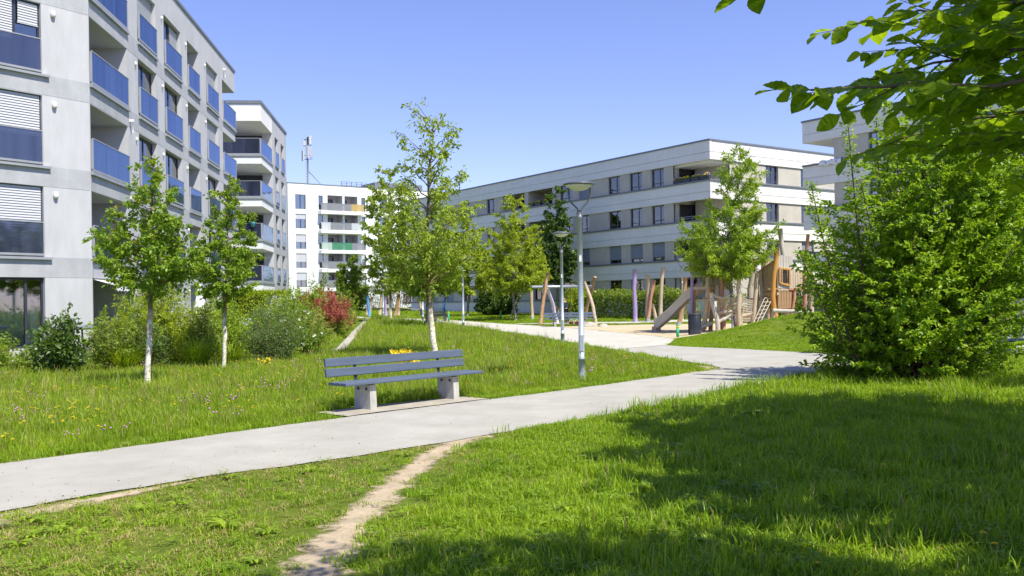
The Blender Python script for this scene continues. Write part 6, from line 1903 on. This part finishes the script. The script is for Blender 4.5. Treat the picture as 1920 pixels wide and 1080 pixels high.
def rosette(name, seed, n=9, L=.13):
    r = random.Random(seed); b = MB()
    for i in range(n):
        a = r.random() * 6.283; l = L * r.uniform(.6, 1.1); d = Vector((math.cos(a), math.sin(a), 0)); s = Vector((-d.y, d.x, 0)) * l * .16
        p = [Vector((0, 0, 0)), d * l * .35 + Vector((0, 0, l * .38)), d * l * .75 + Vector((0, 0, l * .42)), d * l + Vector((0, 0, l * .25))]
        b.quad(p[0], p[0], p[1] + s, p[1] - s) if False else b.quad(p[0], p[1] + s, p[1] - s)
        b.quad(p[1] - s, p[1] + s, p[2] + s * .9, p[2] - s * .9); b.quad(p[2] - s * .9, p[2] + s * .9, p[3])
    return bpy.data.objects.new(name, b.mesh(name, M['grass']))


TUFTS = bpy.data.collections.new('grass_tufts')
tl = [tuft('a_lush', 38, .105, .085, ['grass_lush', 'grass_dry'], 1, lean=.9, mix=(.93,)), tuft('b_lush', 34, .11, .115, ['grass_lush', 'grass'], 2, lean=.7, mix=(.7,)), tuft('c_lush', 32, .10, .07, ['grass', 'grass_lush'], 3, lean=1.1, mix=(.5,)),
      tuft('d_worn', 28, .12, .055, ['grass', 'grass_dry'], 4, wd=.004, lean=1.3, mix=(.55,)), tuft('e_worn', 24, .12, .045, ['grass_dry', 'grass'], 5, wd=.004, lean=1.5, mix=(.6,)),
      tuft('f_meadow', 34, .13, .19, ['grass', 'grass_lush'], 6, wd=.0045, lean=.35, mix=(.6,)), tuft('g_meadow', 34, .13, .15, ['grass_lush', 'grass_dry'], 7, wd=.005, lean=.45, mix=(.8,)), tuft('h_meadow', 26, .12, .25, ['grass', 'grass_dry'], 8, wd=.004, lean=.3, mix=(.75,)),
      tuft('i_seed', 7, .08, .34, ['grass_seed', 'grass'], 9, wd=.003, lean=.22, mix=(.7,)), clover('j_clover', 10), rosette('k_rosette', 11),
      flower_tuft('l_yellow', 'petal_y', 2, .20, .021, 12), flower_tuft('m_mauve', 'petal_p', 3, .2, .013, 13, ball=True), flower_tuft('n_white', 'petal_w', 2, .17, .010, 14),
      tuft('o_mown', 40, .2, .06, ['grass', 'grass_lush'], 15, wd=.010, lean=.9, mix=(.6,)), tuft('p_tall', 22, .12, .17, ['grass_lush', 'grass_seed'], 16, wd=.0045, lean=.5, mix=(.93,))]
for o in tl: TUFTS.objects.link(o)


def inpoly(X, Y, poly):
    n = len(poly); c = np.zeros(len(X), bool); j = n - 1
    for i in range(n):
        xi, yi = poly[i]; xj, yj = poly[j]
        if yi != yj:
            m = ((yi > Y) != (yj > Y)) & (X < (xj - xi) * (Y - yi) / (yj - yi) + xi)
            c ^= m
        j = i
    return c


rn = np.random.RandomState(99)


def sample(y0, y1, dens, xm=.60):
    n = int(dens * (y1 ** 2 - y0 ** 2) * xm)
    Y = np.sqrt(rn.rand(n) * (y1 ** 2 - y0 ** 2) + y0 ** 2); X = (rn.rand(n) * 2 - 1) * xm * Y
    return X, Y


UPX = [p[0] for p in PATH_UP] + [7.5, 9.36, 14, 22, 34]; UPY = [p[1] for p in PATH_UP] + [25.2, 26.9, 29, 31.5, 33]
TRK = np.array([(11.75, -.6), (10.5, -.9), (9.0, -1.12), (8.1, -1.2), (7.2, -1.28), (6.45, -1.32), (5.6, -1.28), (4.4, -1.1)])


def nz(X, Y, s, o=0.0):
    return np.array([noise.noise(Vector((x * s, y * s, o))) for x, y in zip(X, Y)])


pts, rot, scl, idx = [], [], [], []


def add(X, Y, I, S):
    for x, y, i, s in zip(X, Y, I, S):
        pts.append((x, y, H(x, y))); idx.append(int(i)); scl.append(float(s)); rot.append(rn.rand() * 6.283)


def clear(X, Y, margin_polys=None):
    keep = np.ones(len(X), bool)
    for p in POLY: keep &= ~inpoly(X, Y, p)
    return X[keep], Y[keep]


# near lawn, south of the path
for y0, y1, dn in ((3.0, 8, 170), (8, 13, 120), (13, 26, 60)):
    X, Y = clear(*sample(y0, y1, dn, .80))
    near = Y < np.interp(X, UPX, UPY)
    X, Y = X[near], Y[near]
    tx = np.interp(Y, TRK[::-1, 0], TRK[::-1, 1])
    side = X - tx                                   # >0 right of the worn track
    side = np.where(Y > 11.7, X + .6 + (Y - 11.7) * .2, side)
    n1 = nz(X, Y, .8); n2 = nz(X, Y, 2.4, 3.0)
    wear = 1 / (1 + np.exp((side - .45 - .5 * n1) * 3.0))
    lo = np.interp(X, [p[0] for p in PATH_LO], [p[1] for p in PATH_LO])
    edge = np.exp(-np.clip(lo - Y, 0, 9) / .35) * (X < 7)
    wear = np.clip(wear * (.78 + .3 * n2) + .5 * edge, 0, 1)
    onT = (np.abs(X - tx) < .15 + .05 * n2) & (Y < 11.8)
    halo = (np.abs(X - tx) < .42 + .2 * n1) & (Y < 11.8)
    bald = (wear > .55) & (nz(X, Y, 1.7, 8.0) > .22)
    q = rn.rand(len(X))
    kp = ~((onT & (q > .05)) | (halo & (q > .45)) | (bald & (q > .25)))
    X, Y, wear, n1, n2, side = X[kp], Y[kp], wear[kp], n1[kp], n2[kp], side[kp]
    q = rn.rand(len(X)); w = q < wear
    I = np.where(w, np.where(rn.rand(len(X)) < .42, 3, 4), np.choose(rn.randint(0, 3, len(X)), [0, 1, 2]))
    lush = np.clip((side - .5) / 4, 0, 1)
    tall = (~w) & (rn.rand(len(X)) < .04 + .16 * lush * (n1 > -.05))
    I = np.where(tall, 15, I)
    I = np.where((rn.rand(len(X)) < .05) & ~tall, 9, I)
    I = np.where(rn.rand(len(X)) < .012, 10, I)
    S = np.where(w, .9, .85 + .35 * lush) * (1 + .35 * n2) * rn.uniform(.75, 1.25, len(X)) * np.where(Y > 13, 1.25, 1)
    add(X, Y, I, np.clip(S, .4, 1.9))
# meadow beyond the path
for y0, y1, dn, sc in ((8, 18, 75, 1), (18, 30, 38, 1.15), (30, 46, 15, 1.5), (46, 80, 4.5, 2.2)):
    X, Y = clear(*sample(y0, y1, dn, .80 if y0 < 30 else .62))
    PLx = np.interp(Y, [22.36] + [p[1] for p in PLAZA_L], [5.0] + [p[0] for p in PLAZA_L])
    far = (Y > np.interp(X, UPX, UPY) + .02) & (X < PLx + .1)
    bed = (X < np.interp(Y, [22, 25, 30, 34.4, 51, 67, 80], [-20, -11.6, -8.2, -6.9, -9.2, -11.2, -13])) & (Y > 24)
    k = far & ~bed
    X, Y = X[k], Y[k]
    d = np.minimum(np.clip(Y - np.interp(X, UPX, UPY), 0, 9), np.clip(np.interp(Y, [22.36] + [p[1] for p in PLAZA_L], [5.0] + [p[0] for p in PLAZA_L]) - X, 0, 9) * 1.0)
    n1 = nz(X, Y, .45, 1.0); n2 = nz(X, Y, 1.6, 4.0)
    hgt = np.clip(d / 1.3, .32, 1.0)
    q = rn.rand(len(X))
    I = np.where(q < .36, 5, np.where(q < .72, 6, np.where(q < .96, 7, 8)))
    I = np.where((d < .55) & (rn.rand(len(X)) < .75), np.where(q < .5, 1, 0), I)
    I = np.where((I == 8) & (n1 < -.05), 5, I)
    S = hgt * (1 + .4 * n1 + .25 * n2) * rn.uniform(.7, 1.2, len(X)) * sc
    S = np.where(np.isin(I, (0, 1)), rn.uniform(.8, 1.3, len(X)) * sc, S)
    add(X, Y, I, np.clip(S, .25, 3.0))
    f = sample(max(y0, 10), y1, {8: 7.0, 18: 3.4, 30: 1.2, 46: .35}[y0], .6)
    X, Y = clear(*f)
    PLx = np.interp(Y, [22.36] + [p[1] for p in PLAZA_L], [5.0] + [p[0] for p in PLAZA_L])
    k = (Y > np.interp(X, UPX, UPY) + .6) & (X < PLx - .3) & ~((X < np.interp(Y, [22, 25, 30, 34.4, 51, 67, 80], [-20, -11.6, -8.2, -6.9, -9.2, -11.2, -13])) & (Y > 24))
    X, Y = X[k], Y[k]; n1 = nz(X, Y, .7, 12.0); n3 = nz(X, Y, .9, 20.0)
    k = n1 > -.05; X, Y, n1, n3 = X[k], Y[k], n1[k], n3[k]
    I = np.where((n3 > .16) & (rn.rand(len(X)) < .5), 12, np.where(rn.rand(len(X)) < .86, 11, 13))
    add(X, Y, I, rn.uniform(.8, 1.35, len(X)) * sc ** .8)
# mown lawns of the playground and beyond
for y0, y1, dn, sc in ((24, 46, 22, 1.0), (46, 90, 3.5, 1.9), (90, 116, .8, 3.5)):
    X, Y = clear(*sample(y0, y1, dn, .62))
    PRx = np.interp(Y, [26.9, 30, 33.4] + [p[1] for p in PLAZA_R[1:]], [9.4, 7.7, 5.6] + [p[0] for p in PLAZA_R[1:]])
    k = (Y > np.interp(X, UPX, UPY)) & (X > PRx) & ~((X < -6.5) & (Y > 104))
    X, Y = X[k], Y[k]
    add(X, Y, np.where(rn.rand(len(X)) < .85, 14, 9), rn.uniform(.7, 1.3, len(X)) * sc * (1 + .3 * nz(X, Y, .6)))
# bed under the shrubs
X, Y = sample(22, 60, 9, .6)
k = (X < np.interp(Y, [22, 25, 30, 34.4, 51, 67, 80], [-12, -11.6, -8.2, -6.9, -9.2, -11.2, -13])) & (X > -14.1 - (Y - 30.6) * .1)
X, Y = X[k], Y[k]
add(X, Y, rn.choice([5, 6, 7, 9], len(X)), rn.uniform(.7, 1.4, len(X)) * 1.3)

gm = bpy.data.meshes.new('grass'); gm.from_pydata(pts, [], [])
for nm, ty, dat in (('rot', 'FLOAT', rot), ('scl', 'FLOAT', scl), ('idx', 'INT', idx)):
    at = gm.attributes.new(nm, ty, 'POINT'); at.data.foreach_set('value', dat)
go = put('grass', gm); tag(go, kind='stuff')
print('grass instances', len(pts))
ng = bpy.data.node_groups.new('scatter_grass', 'GeometryNodeTree')
ng.interface.new_socket('Geometry', in_out='INPUT', socket_type='NodeSocketGeometry'); ng.interface.new_socket('Geometry', in_out='OUTPUT', socket_type='NodeSocketGeometry')
gi = ng.nodes.new('NodeGroupInput'); gz = ng.nodes.new('NodeGroupOutput'); ip = ng.nodes.new('GeometryNodeInstanceOnPoints'); ci = ng.nodes.new('GeometryNodeCollectionInfo')
ci.inputs['Collection'].default_value = TUFTS; ci.inputs['Separate Children'].default_value = True; ci.inputs['Reset Children'].default_value = True
def attr(n, t):
    a = ng.nodes.new('GeometryNodeInputNamedAttribute'); a.data_type = t; a.inputs['Name'].default_value = n
    return a.outputs[0]
cx = ng.nodes.new('ShaderNodeCombineXYZ')
ng.links.new(attr('rot', 'FLOAT'), cx.inputs[2])
ng.links.new(gi.outputs[0], ip.inputs['Points']); ng.links.new(ci.outputs[0], ip.inputs['Instance']); ip.inputs['Pick Instance'].default_value = True
ng.links.new(attr('idx', 'INT'), ip.inputs['Instance Index']); ng.links.new(cx.outputs[0], ip.inputs['Rotation']); ng.links.new(attr('scl', 'FLOAT'), ip.inputs['Scale'])
ng.links.new(ip.outputs[0], gz.inputs[0])
md = go.modifiers.new('scatter', 'NODES'); md.node_group = ng

# a few dandelions near the viewer are things of their own
for i, (x, y, l, h) in enumerate([(3.42, 8.5, 'large yellow dandelion in the shaded lawn, furthest back on the right', .17), (3.16, 8.55, 'tiny yellow flower just left of the large dandelion in the shade', .12), (3.17, 6.22, 'yellow dandelion low at the bottom right, upper of a close pair', .12),
                                  (3.14, 6.02, 'yellow dandelion low at the bottom right, lower of a close pair', .10), (2.78, 5.98, 'yellow dandelion in the sunny strip at the bottom right, left of the pair', .08), (1.88, 5.75, 'small yellow dandelion at the bottom edge, leftmost', .07)]):
    t = thing('dandelion', l, 'flower', (x, y, 0), 0, 'dandelions in the near lawn')
    MB().tube([(0, 0, 0), (.005, 0, h * .5), (0, -.004, h)], .003, 5).put('stalk', M['grass'], t)
    b = MB(); R = .024 if i != 1 else .012
    for ring, (n, e, ll) in enumerate(((14, .15, 1.0), (12, .5, .85), (8, 1.0, .6))):
        for k in range(n):
            c = 2 * PI * k / n + ring * .2; d = Vector((math.cos(c), math.sin(c), e)).normalized(); s_ = Vector((-math.sin(c), math.cos(c), 0)) * R * .16
            p = Vector((0, 0, h)); b.quad(p - s_ * .3, p + s_ * .3, p + d * R * ll + s_, p + d * R * ll - s_)
    b.put('blossom', M['petal_y'], t)
# yellow flowering clump right behind the bench
shrub('clump of bright yellow wallflowers right behind the near bench', (-2.85, 24.6), [(.02, 0, 0, .3), (.25, 0, 0, .42), (.5, 0, 0, .3)], 26, 500, .06, 'grass_lush', 160, name='flower_clump', cat='flowers', flowers=('petal_y', 120, .05), twlen=.15)
shrub('small clump of yellow flowers right of the second limewashed trunk', (-6.6, 24.4), [(.02, 0, 0, .12), (.2, 0, 0, .18), (.36, 0, 0, .1)], 10, 120, .05, 'grass_lush', 161, name='flower_clump', cat='flowers', flowers=('petal_y', 16, .03), twlen=.1)

# grit, dry leaves and bud scales blown onto the paving
gr = MB(); r_ = random.Random(500)
for i in range(1500):
    t = r_.random() ** .8
    j = r_.randrange(len(PATH_LO) - 1); q = r_.random()
    a = Vector((*PATH_LO[j], 0)).lerp(Vector((*PATH_LO[j + 1], 0)), q)
    ju = min(len(PATH_UP) - 2, j); c = Vector((*PATH_UP[ju], 0)).lerp(Vector((*PATH_UP[ju + 1], 0)), q)
    e = r_.random() ** 2.2 * .5; e = e if r_.random() < .6 else 1 - e
    p = a.lerp(c, e); s = r_.uniform(.003, .008) * (1.8 if r_.random() < .12 else 1)
    w = r_.random() * 6.28; d = Vector((math.cos(w), math.sin(w), 0)) * s; n_ = Vector((-d.y, d.x, 0)) * .6
    z = Vector((0, 0, .016 + H(p.x, p.y))); u = Vector((0, 0, s * .7))
    gr.k = 0 if r_.random() < .6 else 1
    gr.quad(p - d + z, p + n_ + z, p + z + u); gr.quad(p + n_ + z, p + d + z, p + z + u); gr.quad(p + d + z, p - n_ + z, p + z + u); gr.quad(p - n_ + z, p - d + z, p + z + u)
tag(gr.put('path_litter', [M['dirt'], M['bark_brown']]), kind='stuff')
